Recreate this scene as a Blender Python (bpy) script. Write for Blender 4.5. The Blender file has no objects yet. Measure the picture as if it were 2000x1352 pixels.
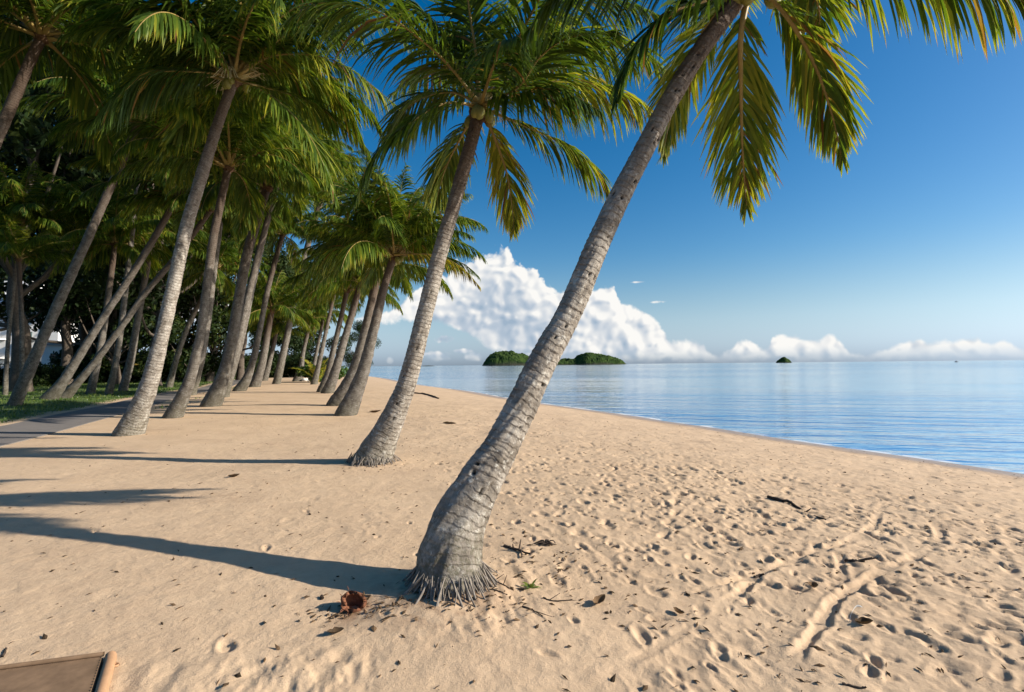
import bpy, math, random
import numpy as np
from mathutils import Vector, Matrix

random.seed(7)
RNG = np.random.default_rng(11)
scene = bpy.context.scene
COL = scene.collection
R = math.radians

# ------------------------------------------------------------------ camera
F = 1000.0                      # focal length in photo pixels (2000 px wide)
CAM = np.array([0.0, 0.0, 1.62])
PITCH = math.atan2(37.0, F)
ROLL = 0.0095
fwd = np.array([0, math.cos(PITCH), math.sin(PITCH)])
up0 = np.array([0, -math.sin(PITCH), math.cos(PITCH)])
rt0 = np.array([1.0, 0, 0])
upv = up0 * math.cos(ROLL) + rt0 * math.sin(ROLL)
rtv = rt0 * math.cos(ROLL) - up0 * math.sin(ROLL)
cam_data = bpy.data.cameras.new('camera')
cam_data.sensor_width = 36.0
cam_data.lens = 36.0 * F / 2000.0
cam_data.clip_start = 0.05
cam_data.clip_end = 60000.0
cam = bpy.data.objects.new('camera', cam_data)
COL.objects.link(cam)
m = Matrix.Identity(4)
for i in range(3):
    m[i][0] = rtv[i]; m[i][1] = upv[i]; m[i][2] = -fwd[i]; m[i][3] = CAM[i]
cam.matrix_world = m
scene.camera = cam

# ------------------------------------------------------------------ light
SUN_EL = 26.0
SUN_AZ = 6.0                   # degrees behind the camera from straight right
SKY_STRENGTH = 0.06
SUN_STRENGTH = 5.0
EXPOSURE = 0.8
sd = Vector((math.cos(R(SUN_AZ)) * math.cos(R(SUN_EL)), -math.sin(R(SUN_AZ)) * math.cos(R(SUN_EL)), math.sin(R(SUN_EL))))
sun_data = bpy.data.lights.new('sun', 'SUN')
sun_data.energy = SUN_STRENGTH
sun_data.angle = R(0.53)
sun_data.color = (1.0, 0.92, 0.80)
sun = bpy.data.objects.new('sun', sun_data)
sun.rotation_euler = sd.to_track_quat('Z', 'Y').to_euler()
sun.location = (30, -5, 20)
COL.objects.link(sun)
scene.view_settings.view_transform = 'Standard'
scene.view_settings.look = 'None'
scene.view_settings.exposure = EXPOSURE
scene.view_settings.gamma = 1.0
scene.view_settings.use_curve_mapping = False
scene.render.engine = 'CYCLES'
scene.cycles.use_denoising = True
scene.cycles.max_bounces = 6
scene.cycles.use_adaptive_sampling = True
scene.cycles.adaptive_threshold = 0.025
scene.cycles.diffuse_bounces = 2
scene.cycles.glossy_bounces = 2
scene.cycles.transmission_bounces = 4
scene.cycles.transparent_max_bounces = 8


class NT:
    """small helper for node trees"""
    def __init__(self, tree):
        self.t = tree
        self.n = tree.nodes
        self.l = tree.links

    def node(self, kind, **kw):
        nd = self.n.new(kind)
        for k, v in kw.items():
            setattr(nd, k, v)
        return nd

    def set(self, sock, val):
        if isinstance(val, bpy.types.NodeSocket):
            self.l.new(val, sock)
        elif val is not None:
            if sock.type == 'RGBA' and len(val) == 3:
                val = (*val, 1.0)
            sock.default_value = val

    def math(self, op, a, b=None, c=None, clamp=False):
        nd = self.node('ShaderNodeMath', operation=op, use_clamp=clamp)
        self.set(nd.inputs[0], a)
        if b is not None: self.set(nd.inputs[1], b)
        if c is not None: self.set(nd.inputs[2], c)
        return nd.outputs[0]

    def vmath(self, op, a, b=None):
        nd = self.node('ShaderNodeVectorMath', operation=op)
        self.set(nd.inputs[0], a)
        if b is not None: self.set(nd.inputs[1], b)
        return nd.outputs[0] if op not in ('LENGTH', 'DOT_PRODUCT') else nd.outputs[1]

    def mix(self, fac, a, b, blend='MIX'):
        nd = self.node('ShaderNodeMix', data_type='RGBA', blend_type=blend)
        self.set(nd.inputs[0], fac)
        self.set(nd.inputs[6], a)
        self.set(nd.inputs[7], b)
        return nd.outputs[2]

    def smooth(self, v, lo, hi, a=0.0, b=1.0):
        nd = self.node('ShaderNodeMapRange', interpolation_type='SMOOTHSTEP')
        self.set(nd.inputs[0], v)
        for i, x in enumerate((lo, hi, a, b)):
            self.set(nd.inputs[i + 1], x)
        return nd.outputs[0]

    def noise(self, vec, scale, detail=4, rough=0.55, dist=0.0, dim='3D'):
        nd = self.node('ShaderNodeTexNoise', noise_dimensions=dim)
        if vec is not None: self.set(nd.inputs['Vector'], vec)
        self.set(nd.inputs['Scale'], scale)
        nd.inputs['Detail'].default_value = detail
        nd.inputs['Roughness'].default_value = rough
        nd.inputs['Distortion'].default_value = dist
        return nd.outputs[0]

    def voro(self, vec, scale, feature='F1', detail=0.0, rough=0.5):
        nd = self.node('ShaderNodeTexVoronoi', feature=feature)
        self.set(nd.inputs['Vector'], vec)
        nd.inputs['Scale'].default_value = scale
        if 'Detail' in nd.inputs: nd.inputs['Detail'].default_value = detail
        if 'Roughness' in nd.inputs: nd.inputs['Roughness'].default_value = rough
        return nd.outputs[0]

    def ramp(self, fac, stops, interp='LINEAR'):
        nd = self.node('ShaderNodeValToRGB')
        cr = nd.color_ramp
        cr.interpolation = interp
        while len(cr.elements) < len(stops): cr.elements.new(0.5)
        for e, (p, c) in zip(cr.elements, stops):
            e.position = p
            e.color = (*c, 1.0) if len(c) == 3 else c
        self.set(nd.inputs[0], fac)
        return nd.outputs[0]

    def attr(self, name, out='Fac'):
        nd = self.node('ShaderNodeAttribute', attribute_name=name)
        return nd.outputs[out]

    def bump(self, height, strength=0.5, dist=0.02, normal=None):
        nd = self.node('ShaderNodeBump')
        nd.inputs['Strength'].default_value = strength
        nd.inputs['Distance'].default_value = dist
        self.set(nd.inputs['Height'], height)
        if normal is not None: self.set(nd.inputs['Normal'], normal)
        return nd.outputs[0]


# ------------------------------------------------------------------ world: sky and far clouds
def float_curve(nt, val, pts):
    nd = nt.node('ShaderNodeFloatCurve')
    c = nd.mapping.curves[0]
    while len(c.points) > 2: c.points.remove(c.points[1])
    c.points[0].location = pts[0]
    c.points[1].location = pts[-1]
    for p in pts[1:-1]: c.points.new(*p)
    for p in c.points: p.handle_type = 'AUTO'
    nd.mapping.use_clip = False
    nd.mapping.update()
    nt.set(nd.inputs[1], val)
    return nd.outputs[0]


def cloud_group():
    """density of the cumulus bank, in (azimuth, elevation) radians"""
    g = bpy.data.node_groups.new('cloud_density', 'ShaderNodeTree')
    g.interface.new_socket('P', in_out='INPUT', socket_type='NodeSocketVector')
    g.interface.new_socket('D', in_out='OUTPUT', socket_type='NodeSocketFloat')
    g.interface.new_socket('B', in_out='OUTPUT', socket_type='NodeSocketFloat')
    g.interface.new_socket('rise', in_out='OUTPUT', socket_type='NodeSocketFloat')
    nt = NT(g)
    gi = nt.node('NodeGroupInput'); go = nt.node('NodeGroupOutput')
    P = gi.outputs[0]
    sep = nt.node('ShaderNodeSeparateXYZ'); nt.set(sep.inputs[0], P)
    u, v = sep.outputs[0], sep.outputs[1]
    # billows: several sizes of rounded cells
    warp = nt.node('ShaderNodeTexNoise'); nt.set(warp.inputs['Vector'], P); warp.inputs['Scale'].default_value = 14.0
    warp.inputs['Detail'].default_value = 3.0
    off = nt.vmath('MULTIPLY', nt.vmath('SUBTRACT', warp.outputs[1], (0.5, 0.5, 0.5)), (0.05, 0.05, 0.0))
    Q = nt.vmath('ADD', P, off)
    b1 = nt.math('SUBTRACT', 0.5, nt.voro(Q, 24.0, 'SMOOTH_F1'))
    b2 = nt.math('SUBTRACT', 0.5, nt.voro(Q, 62.0, 'SMOOTH_F1'))
    b3 = nt.math('SUBTRACT', 0.5, nt.voro(Q, 140.0, 'SMOOTH_F1'))
    fine = nt.math('SUBTRACT', nt.noise(P, 190.0, 5, 0.62), 0.5)
    B = nt.math('ADD', nt.math('MULTIPLY', b1, 0.5), nt.math('MULTIPLY', b2, 0.36))
    soft = B
    B = nt.math('ADD', B, nt.math('MULTIPLY', b3, 0.20))
    B = nt.math('ADD', B, nt.math('MULTIPLY', fine, 0.13))
    # outline of the bank: top and base as curves over azimuth (u -0.9..0.9 -> 0..1)
    def U(px): return (math.atan((px - 1000) / F) + 0.9) / 1.8
    def V(px, py): return max(0.0, (713 - 0.0095 * (px - 1000) - py) / F * math.cos(math.atan((px - 1000) / F)))
    prof = [(640, 640), (720, 612), (770, 597), (820, 556), (870, 535), (905, 512), (932, 503), (956, 491), (984, 489), (1010, 507), (1040, 521),
            (1066, 545), (1092, 557), (1130, 560), (1160, 556), (1190, 556), (1212, 582), (1244, 594), (1268, 612), (1295, 641), (1318, 660),
            (1345, 657), (1372, 668), (1402, 686), (1425, 684), (1446, 666), (1470, 668), (1494, 676), (1510, 658), (1545, 648), (1570, 656),
            (1592, 660), (1604, 662), (1618, 650), (1634, 656), (1652, 678), (1672, 691), (1720, 684), (1760, 664), (1792, 657), (1818, 668),
            (1850, 664), (1880, 658), (1902, 655), (1935, 668), (1962, 660), (2000, 676)]
    un = nt.math('DIVIDE', nt.math('ADD', u, 0.9), 1.8)
    pts = [(0.0, 0.10)] + [(0.16, 0.08)] + [(U(a), V(a, b)) for a, b in prof] + [(0.96, 0.03), (1.0, 0.025)]
    pts[1] = (0.2, 0.12)
    top = float_curve(nt, un, [(a, b * 4.0) for a, b in pts])
    base_px = [(640, 628), (760, 629), (850, 630), (890, 640), (930, 664), (980, 690), (1040, 704), (1150, 712), (1300, 712), (1500, 712), (2000, 712)]
    bpts = [(0.0, 0.06), (0.2, 0.075)] + [(U(a), V(a, b)) for a, b in base_px] + [(1.0, 0.0)]
    base = float_curve(nt, un, [(a, b * 4.0) for a, b in bpts])
    # outside the curve's range keep a low band of small cumulus
    outr = nt.math('GREATER_THAN', nt.math('ABSOLUTE', u), 0.88)
    low = nt.math('MULTIPLY', nt.noise(P, 5.0, 3), 0.22)
    top = nt.math('ADD', nt.math('MULTIPLY', top, nt.math('SUBTRACT', 1.0, outr)), nt.math('MULTIPLY', low, outr))
    v4 = nt.math('MULTIPLY', v, 4.0)
    thick = nt.math('SUBTRACT', top, base)
    rise = nt.math('SUBTRACT', top, v4)                 # x4 radians below the top
    sink = nt.math('SUBTRACT', v4, base)
    # billow amplitude grows with the thickness of the bank
    amp = nt.smooth(top, 0.05, 0.9, 0.10, 0.25)
    d_top = nt.math('ADD', rise, nt.math('MULTIPLY', nt.math('SUBTRACT', B, 0.08), amp))
    d_base = nt.math('ADD', nt.math('MULTIPLY', sink, 0.8), nt.math('MULTIPLY', nt.math('SUBTRACT', nt.noise(P, 22.0, 5, 0.6), 0.45), 0.16))
    D = nt.math('MINIMUM', d_top, d_base)
    # a few small separate clouds under the bank
    for (px, py, rx, ry) in ((868, 663, 24, 10), (858, 697, 30, 15), (905, 686, 26, 7), (925, 696, 26, 12), (762, 703, 9, 9), (820, 692, 40, 4), (1245, 552, 22, 3), (1290, 590, 22, 4)):
        cu = math.atan((px - 1000) / F); cv = V(px, py)
        e = nt.math('ADD', nt.math('POWER', nt.math('DIVIDE', nt.math('SUBTRACT', u, cu), rx / F), 2.0),
                    nt.math('POWER', nt.math('DIVIDE', nt.math('SUBTRACT', v, cv), ry / F), 2.0))
        dd = nt.math('ADD', nt.math('MULTIPLY', nt.math('SUBTRACT', 0.75, e), 0.05), nt.math('MULTIPLY', nt.math('SUBTRACT', B, 0.12), 0.10))
        D = nt.math('MAXIMUM', D, dd)
    nt.set(go.inputs[0], D)
    nt.set(go.inputs[1], soft)
    nt.set(go.inputs[2], rise)
    return g


def build_world():
    w = bpy.data.worlds.new('World')
    scene.world = w
    w.use_nodes = True
    nt = NT(w.node_tree)
    nt.n.clear()
    out = nt.node('ShaderNodeOutputWorld')
    bg = nt.node('ShaderNodeBackground')
    sky = nt.node('ShaderNodeTexSky', sky_type='NISHITA')
    sky.sun_disc = False
    sky.sun_elevation = R(SUN_EL)
    sky.sun_rotation = R(90 + SUN_AZ)
    sky.air_density = 1.0
    sky.dust_density = 0.8
    sky.ozone_density = 2.0
    hs = nt.node('ShaderNodeHueSaturation')
    hs.inputs['Saturation'].default_value = 1.5
    hs.inputs['Value'].default_value = 1.26
    nt.set(hs.inputs['Color'], sky.outputs[0])
    tc = nt.node('ShaderNodeTexCoord')
    sep = nt.node('ShaderNodeSeparateXYZ'); nt.set(sep.inputs[0], tc.outputs['Generated'])
    x, y, z = sep.outputs
    u = nt.math('ARCTAN2', x, y)
    hyp = nt.math('SQRT', nt.math('ADD', nt.math('MULTIPLY', x, x), nt.math('MULTIPLY', y, y)))
    v = nt.math('ARCTAN2', z, hyp)
    cmb = nt.node('ShaderNodeCombineXYZ'); nt.set(cmb.inputs[0], u); nt.set(cmb.inputs[1], v)
    P = cmb.outputs[0]
    g = cloud_group()
    def dens(vec):
        nd = nt.node('ShaderNodeGroup'); nd.node_tree = g
        nt.set(nd.inputs[0], vec)
        return nd.outputs[0], nd.outputs[1], nd.outputs[2]
    D0, B0, rise = dens(P)
    D1, B1, _ = dens(nt.vmath('ADD', P, (0.010, 0.007, 0.0)))
    alpha = nt.smooth(D0, 0.0, 0.04)
    # thin in the haze close to the horizon
    alpha = nt.math('MULTIPLY', alpha, nt.smooth(v, 0.0, 0.03, 0.10, 1.0))
    big = nt.noise(P, 9.0, 4, 0.55)
    inner = nt.math('MULTIPLY', nt.smooth(nt.math('ADD', rise, nt.math('MULTIPLY', nt.math('SUBTRACT', big, 0.5), 0.35)), 0.05, 0.42), nt.smooth(u, 0.0, 0.24, 1.0, 0.35))
    lit = nt.math('ADD', nt.math('SUBTRACT', 0.93, nt.math('MULTIPLY', inner, 0.50)), nt.math('MULTIPLY', nt.math('SUBTRACT', B0, B1), 2.4))  # sun and shade on the billows painted into the cloud colour
    lit = nt.math('MINIMUM', nt.math('MAXIMUM', lit, 0.0), 1.0)
    ccol = nt.ramp(lit, [(0.0, (0.36, 0.47, 0.60)), (0.4, (0.52, 0.60, 0.70)), (0.75, (0.80, 0.82, 0.84)), (1.0, (1.0, 0.985, 0.95))])
    cl = nt.node('ShaderNodeVectorMath', operation='SCALE')
    nt.set(cl.inputs[0], ccol); cl.inputs['Scale'].default_value = 0.56 / SKY_STRENGTH
    # low air: the sky pales to milky blue towards the horizon, all the way round
    bw = nt.node('ShaderNodeRGBToBW'); nt.set(bw.inputs[0], sky.outputs[0])
    pale = nt.vmath('MULTIPLY', bw.outputs[0], (0.88, 1.20, 1.62))
    skyc = nt.mix(nt.smooth(v, -0.02, 0.22, 0.85, 0.0), hs.outputs[0], pale)
    nt.set(bg.inputs[0], skyc)
    bg.inputs[1].default_value = SKY_STRENGTH
    bg2 = nt.node('ShaderNodeBackground')
    nt.set(bg2.inputs[0], nt.mix(alpha, skyc, cl.outputs[0]))
    bg2.inputs[1].default_value = SKY_STRENGTH
    # clouds only live in the lowest band of the sky
    band = nt.math('MULTIPLY', nt.math('LESS_THAN', v, 0.27), nt.math('GREATER_THAN', v, -0.01))
    ms = nt.node('ShaderNodeMixShader')
    nt.set(ms.inputs[0], band)
    nt.l.new(bg.outputs[0], ms.inputs[1]); nt.l.new(bg2.outputs[0], ms.inputs[2])
    nt.l.new(ms.outputs[0], out.inputs[0])
    w.cycles.sampling_method = 'MANUAL'
    w.cycles.sample_map_resolution = 1024


build_world()

# ------------------------------------------------------------------ geometry helpers
def tag(o, label=None, cat=None, group=None, kind=None):
    if label: o['label'] = label
    if cat: o['category'] = cat
    if group: o['group'] = group
    if kind: o['kind'] = kind
    return o


def mesh_np(name, verts, faces, smooth=True, mats=(), fmat=None, attrs=None):
    """faces: (n,3) or (n,4) int array, or list of such arrays"""
    me = bpy.data.meshes.new(name)
    verts = np.asarray(verts, dtype=np.float32)
    if not isinstance(faces, (list, tuple)): faces = [faces]
    faces = [np.asarray(f, dtype=np.int32) for f in faces if len(f)]
    me.vertices.add(len(verts))
    me.vertices.foreach_set('co', verts.ravel())
    nl = sum(f.size for f in faces); nf = sum(len(f) for f in faces)
    me.loops.add(nl)
    me.loops.foreach_set('vertex_index', np.concatenate([f.ravel() for f in faces]))
    me.polygons.add(nf)
    tot = np.concatenate([np.full(len(f), f.shape[1], np.int32) for f in faces])
    start = np.concatenate([[0], np.cumsum(tot)[:-1]]).astype(np.int32)
    me.polygons.foreach_set('loop_start', start)
    me.polygons.foreach_set('loop_total', tot)
    if fmat is not None: me.polygons.foreach_set('material_index', np.asarray(fmat, np.int32))
    me.polygons.foreach_set('use_smooth', np.full(nf, smooth, bool))
    for mt in mats: me.materials.append(mt)
    if attrs:
        for k, a in attrs.items():
            at = me.attributes.new(k, 'FLOAT', 'POINT')
            at.data.foreach_set('value', np.asarray(a, np.float32))
    me.update(calc_edges=True)
    me.validate()
    return me


def obj(name, me, parent=None, loc=None, rot=None, scale=None):
    o = bpy.data.objects.new(name, me)
    COL.objects.link(o)
    if parent is not None: o.parent = parent
    if loc is not None: o.location = loc
    if rot is not None: o.rotation_euler = rot
    if scale is not None: o.scale = scale if hasattr(scale, '__len__') else (scale,) * 3
    return o


def empty(name, loc=(0, 0, 0), rot=None):
    o = bpy.data.objects.new(name, None)
    o.empty_display_size = 0.2
    COL.objects.link(o)
    o.location = loc
    if rot is not None: o.rotation_euler = rot
    return o


def grid_faces(nr, nc, wrap=False):
    i = np.arange(nr - 1)[:, None]; j = np.arange(nc if wrap else nc - 1)[None, :]
    j2 = (j + 1) % nc
    a = i * nc + j; b = i * nc + j2; c = (i + 1) * nc + j2; d = (i + 1) * nc + j
    return np.stack([a, b, c, d], -1).reshape(-1, 4)


def catmull(pts, n):
    P = np.asarray(pts, float)
    P = np.vstack([2 * P[0] - P[1], P, 2 * P[-1] - P[-2]])
    segs = len(P) - 3
    out = []
    for t in np.linspace(0, segs, n):
        i = min(int(t), segs - 1); f = t - i
        p0, p1, p2, p3 = P[i:i + 4]
        out.append(0.5 * ((2 * p1) + (-p0 + p2) * f + (2 * p0 - 5 * p1 + 4 * p2 - p3) * f * f + (-p0 + 3 * p1 - 3 * p2 + p3) * f ** 3))
    return np.array(out)


def norm(a):
    a = np.asarray(a, float)
    return a / (np.linalg.norm(a, axis=-1, keepdims=True) + 1e-12)


def _hash(ix, iy, seed):
    h = (ix.astype(np.int64) * 374761393 + iy.astype(np.int64) * 668265263 + seed * 1442695041) & 0x7fffffff
    h = ((h ^ (h >> 13)) * 1274126177) & 0x7fffffff
    return ((h ^ (h >> 16)) & 0xffff) / 65535.0


def vnoise(x, y, seed=0):
    ix = np.floor(x); iy = np.floor(y)
    fx = x - ix; fy = y - iy
    fx = fx * fx * (3 - 2 * fx); fy = fy * fy * (3 - 2 * fy)
    a = _hash(ix, iy, seed); b = _hash(ix + 1, iy, seed); c = _hash(ix, iy + 1, seed); d = _hash(ix + 1, iy + 1, seed)
    return (a * (1 - fx) + b * fx) * (1 - fy) + (c * (1 - fx) + d * fx) * fy - 0.5


def fbm(x, y, seed=0, oct=4, gain=0.5):
    s = 0; a = 1.0
    for k in range(oct):
        s = s + a * vnoise(x * 2 ** k + 17.3 * k, y * 2 ** k - 9.1 * k, seed + k)
        a *= gain
    return s


def sstep(x, a, b):
    t = np.clip((np.asarray(x, float) - a) / (b - a), 0, 1)
    return t * t * (3 - 2 * t)


# ------------------------------------------------------------------ terrain: everything follows the curved shoreline
SEA = -0.9
def pix_dir(px, py):
    d = fwd + rtv * ((px - 1000.0) / F) + upv * ((676.0 - py) / F)
    return d                                     # forward component is 1

def pix_at(px, py, depth):
    return CAM + pix_dir(px, py) * depth

def pix_plane(px, py, z):
    d = pix_dir(px, py)
    return CAM + d * ((z - CAM[2]) / d[2])

shore_px = [(717, 735), (815, 751), (910, 763.5), (980, 776), (1057, 788), (1225, 811), (1300, 823), (1400, 837), (1545, 860), (1755, 890), (2000, 926)]
shore = [pix_plane(a, b, SEA)[:2] for a, b in shore_px]
shore = [np.array([-420., 620.]), np.array([-190., 360.]), np.array([-85., 220.])] + shore + [np.array([13.2, 6.5]), np.array([15.0, 1.0]), np.array([19., -12.]), np.array([30., -45.]), np.array([60., -130.]), np.array([140., -330.])]
SH = catmull(shore, 150)


def shore_dist(x, y):
    """signed distance to the waterline, positive on land"""
    x = np.asarray(x, float); y = np.asarray(y, float)
    if x.size <= 4000:
        sh = x.shape; xf = x.ravel()[:, None]; yf = y.ravel()[:, None]
        a = SH[:-1]; ab = SH[1:] - a
        t = np.clip(((xf - a[:, 0]) * ab[:, 0] + (yf - a[:, 1]) * ab[:, 1]) / np.sum(ab * ab, 1), 0, 1)
        d2 = (xf - a[:, 0] - t * ab[:, 0]) ** 2 + (yf - a[:, 1] - t * ab[:, 1]) ** 2
        k = np.argmin(d2, 1); i = np.arange(len(k))
        cr = ab[k, 0] * (yf[:, 0] - a[k, 1]) - ab[k, 1] * (xf[:, 0] - a[k, 0])
        return (-np.sign(cr) * np.sqrt(d2[i, k])).reshape(sh)
    best = np.full(x.shape, 1e18); sgn = np.zeros(x.shape)
    for i in range(len(SH) - 1):
        a = SH[i]; b = SH[i + 1]; ab = b - a
        t = np.clip(((x - a[0]) * ab[0] + (y - a[1]) * ab[1]) / (ab @ ab), 0, 1)
        dx = x - a[0] - t * ab[0]; dy = y - a[1] - t * ab[1]
        d2 = dx * dx + dy * dy
        cr = ab[0] * (y - a[1]) - ab[1] * (x - a[0])
        upd = d2 < best
        best = np.where(upd, d2, best); sgn = np.where(upd, np.sign(cr), sgn)
    return np.sqrt(best) * -sgn


def base_height(x, y, d=None):
    if d is None: d = shore_dist(x, y)
    t = np.clip(d / 11.5, 0, 1)
    land = SEA + 0.9 * (1 - (1 - t) ** 1.7)
    sea = SEA + np.maximum(d * 0.075, -6.0)
    z = np.where(d > 0, land, sea)
    z = z + 0.06 * fbm(x * 0.22, y * 0.22, 3, 2) * sstep(d, 2, 9)
    z = z + 0.5 * sstep(d, 24, 60)
    return z


def ground_z(x, y):
    return float(base_height(np.array([x]), np.array([y]))[0])


def hit(px, py):
    """where the ray through a photo pixel meets the ground"""
    d = pix_dir(px, py)
    z = 0.0
    for _ in range(12):
        t = (z - CAM[2]) / min(d[2], -1e-4)
        t = min(t, 400.0)
        p = CAM + d * t
        z = 0.5 * z + 0.5 * ground_z(p[0], p[1])
    return np.array([p[0], p[1], ground_z(p[0], p[1])])


# which way the shore runs here (unit tangent away from the camera, unit normal inland)
ST = norm(np.array([-9.4, 21.7])); SN = np.array([-0.917, -0.397])

# ------------------------------------------------------------------ materials
def new_mat(name):
    mt = bpy.data.materials.new(name)
    mt.use_nodes = True
    nt = NT(mt.node_tree)
    b = nt.n['Principled BSDF']
    return mt, nt, b


def sand_material():
    mt, nt, b = new_mat('sand')
    geo = nt.node('ShaderNodeNewGeometry').outputs['Position']
    d = nt.attr('d'); wear = nt.attr('wear')
    n1 = nt.noise(geo, 0.9, 5, 0.6)
    n2 = nt.noise(geo, 9.0, 5, 0.65)
    n3 = nt.noise(geo, 140.0, 3, 0.7)
    c = nt.ramp(n1, [(0.3, (0.475, 0.338, 0.218)), (0.7, (0.575, 0.418, 0.272))])
    c = nt.mix(nt.smooth(n2, 0.35, 0.75, 0.0, 0.35), c, (0.42, 0.29, 0.18))
    c = nt.mix(nt.smooth(n3, 0.45, 0.8, 0.0, 0.30), c, (0.32, 0.22, 0.14))
    # grey-brown organic staining here and there on the dry flat
    st = nt.noise(nt.vmath('MULTIPLY', geo, (0.5, 1.3, 1.0)), 0.75, 6, 0.62)
    c = nt.mix(nt.math('MULTIPLY', nt.smooth(st, 0.60, 0.74, 0.0, 0.55), nt.smooth(d, 12.0, 15.0)), c, (0.24, 0.165, 0.10))
    c = nt.mix(nt.math('MULTIPLY', wear, 0.75), c, (0.17, 0.095, 0.055))
    # damp strip by the water
    wob = nt.math('ADD', d, nt.math('MULTIPLY', nt.math('SUBTRACT', n1, 0.5), 1.2))
    wet = nt.smooth(wob, 0.9, 3.0, 1.0, 0.0)
    c = nt.mix(nt.math('MULTIPLY', wet, 0.72), c, (0.21, 0.145, 0.10))
    # lawn soil past the footpath
    gn = nt.noise(geo, 0.7, 4, 0.6)
    gm = nt.smooth(nt.math('ADD', d, nt.math('MULTIPLY', nt.math('SUBTRACT', gn, 0.5), 2.4)), 23.0, 23.8)
    gr = nt.ramp(nt.noise(geo, 3.0, 5, 0.7), [(0.3, (0.05, 0.085, 0.018)), (0.6, (0.085, 0.13, 0.028)), (0.8, (0.15, 0.15, 0.05))])
    c = nt.mix(gm, c, gr)
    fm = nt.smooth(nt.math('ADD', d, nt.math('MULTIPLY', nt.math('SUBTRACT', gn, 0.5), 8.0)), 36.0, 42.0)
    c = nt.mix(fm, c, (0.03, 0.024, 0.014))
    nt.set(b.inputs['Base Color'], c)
    nt.set(b.inputs['Roughness'], nt.smooth(wet, 0, 1, 0.95, 0.35))
    b.inputs['Specular IOR Level'].default_value = 0.25
    h = nt.math('ADD', nt.math('MULTIPLY', nt.noise(geo, 22.0, 5, 0.6), 0.6), nt.math('MULTIPLY', n3, 0.25))
    nt.set(b.inputs['Normal'], nt.bump(h, 0.55, 0.03))
    return mt


def trunk_material(name, light=1.0, ring=16.0):
    mt, nt, b = new_mat(name)
    tc = nt.node('ShaderNodeTexCoord').outputs['Object']
    h = nt.attr('h'); pit = nt.attr('pit'); hf = nt.attr('hf')
    info = nt.node('ShaderNodeObjectInfo').outputs['Random']
    n1 = nt.noise(tc, 5.0, 6, 0.65)
    n2 = nt.noise(tc, 28.0, 5, 0.65)
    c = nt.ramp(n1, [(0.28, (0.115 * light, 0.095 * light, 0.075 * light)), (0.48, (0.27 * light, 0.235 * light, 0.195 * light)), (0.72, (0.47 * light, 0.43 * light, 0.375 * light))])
    c = nt.mix(nt.smooth(n2, 0.5, 0.72, 0.0, 0.55), c, (0.09, 0.075, 0.058))
    # leaf-scar rings
    hw = nt.math('ADD', nt.math('MULTIPLY', h, ring), nt.math('MULTIPLY', nt.noise(tc, 6.0, 4, 0.6), 1.6))
    fr = nt.math('FRACT', hw)
    ringm = nt.math('MULTIPLY', nt.smooth(fr, 0.0, 0.22, 1.0, 0.0), nt.smooth(nt.noise(tc, 8.0, 4, 0.65), 0.40, 0.62, 0.05, 0.75))
    ringm = nt.math('MULTIPLY', ringm, nt.smooth(hf, 0.10, 0.22, 0.15, 1.0))
    c = nt.mix(ringm, c, (0.065, 0.05, 0.04))
    # pale lichen
    lv = nt.noise(tc, 13.0, 6, 0.75)
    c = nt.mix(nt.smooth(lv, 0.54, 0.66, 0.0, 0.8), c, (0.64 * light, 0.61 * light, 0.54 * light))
    # mossy green-brown near the foot
    c = nt.mix(nt.math('MULTIPLY', nt.smooth(hf, 0.0, 0.16, 0.7, 0.0), nt.smooth(n2, 0.35, 0.6)), c, (0.085, 0.08, 0.045))
    # dark brown up the stem: shade under the crown painted into the bark
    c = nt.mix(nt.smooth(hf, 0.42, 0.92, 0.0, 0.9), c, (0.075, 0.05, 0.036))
    c = nt.mix(pit, c, (0.02, 0.016, 0.012))
    nt.set(b.inputs['Base Color'], c)
    b.inputs['Roughness'].default_value = 0.9
    b.inputs['Specular IOR Level'].default_value = 0.15
    hh = nt.math('ADD', nt.math('MULTIPLY', n2, 0.7), nt.math('MULTIPLY', nt.smooth(fr, 0.0, 0.3), 0.55))
    hh = nt.math('ADD', hh, nt.math('MULTIPLY', nt.noise(tc, 90.0, 4, 0.7), 0.4))
    nt.set(b.inputs['Normal'], nt.bump(hh, 0.8, 0.02))
    return mt


def leaf_material(name, dark, mid, yellow, brown=(0.22, 0.115, 0.03), trans=0.38, rough=0.42, spec=0.4):
    """thin leaf: light passes through; 'tint' runs green -> yellow -> brown leaflet by leaflet"""
    mt, nt, b = new_mat(name)
    out = nt.n['Material Output']
    t = nt.attr('tint')
    info = nt.node('ShaderNodeObjectInfo').outputs['Random']
    tt = nt.math('ADD', t, nt.math('MULTIPLY', nt.math('SUBTRACT', info, 0.5), 0.18))
    c = nt.ramp(tt, [(0.0, dark), (0.35, mid), (0.62, yellow), (0.90, brown), (1.0, (0.15, 0.075, 0.03))])
    nt.set(b.inputs['Base Color'], c)
    b.inputs['Roughness'].default_value = rough
    b.inputs['Specular IOR Level'].default_value = spec
    tr = nt.node('ShaderNodeBsdfTranslucent')
    nt.set(tr.inputs[0], nt.mix(0.5, c, nt.mix(1.0, c, (1.6, 1.5, 0.5), 'MULTIPLY')))
    mx = nt.node('ShaderNodeMixShader')
    mx.inputs[0].default_value = trans
    nt.l.new(b.outputs[0], mx.inputs[1]); nt.l.new(tr.outputs[0], mx.inputs[2])
    nt.l.new(mx.outputs[0], out.inputs[0])
    return mt


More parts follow.
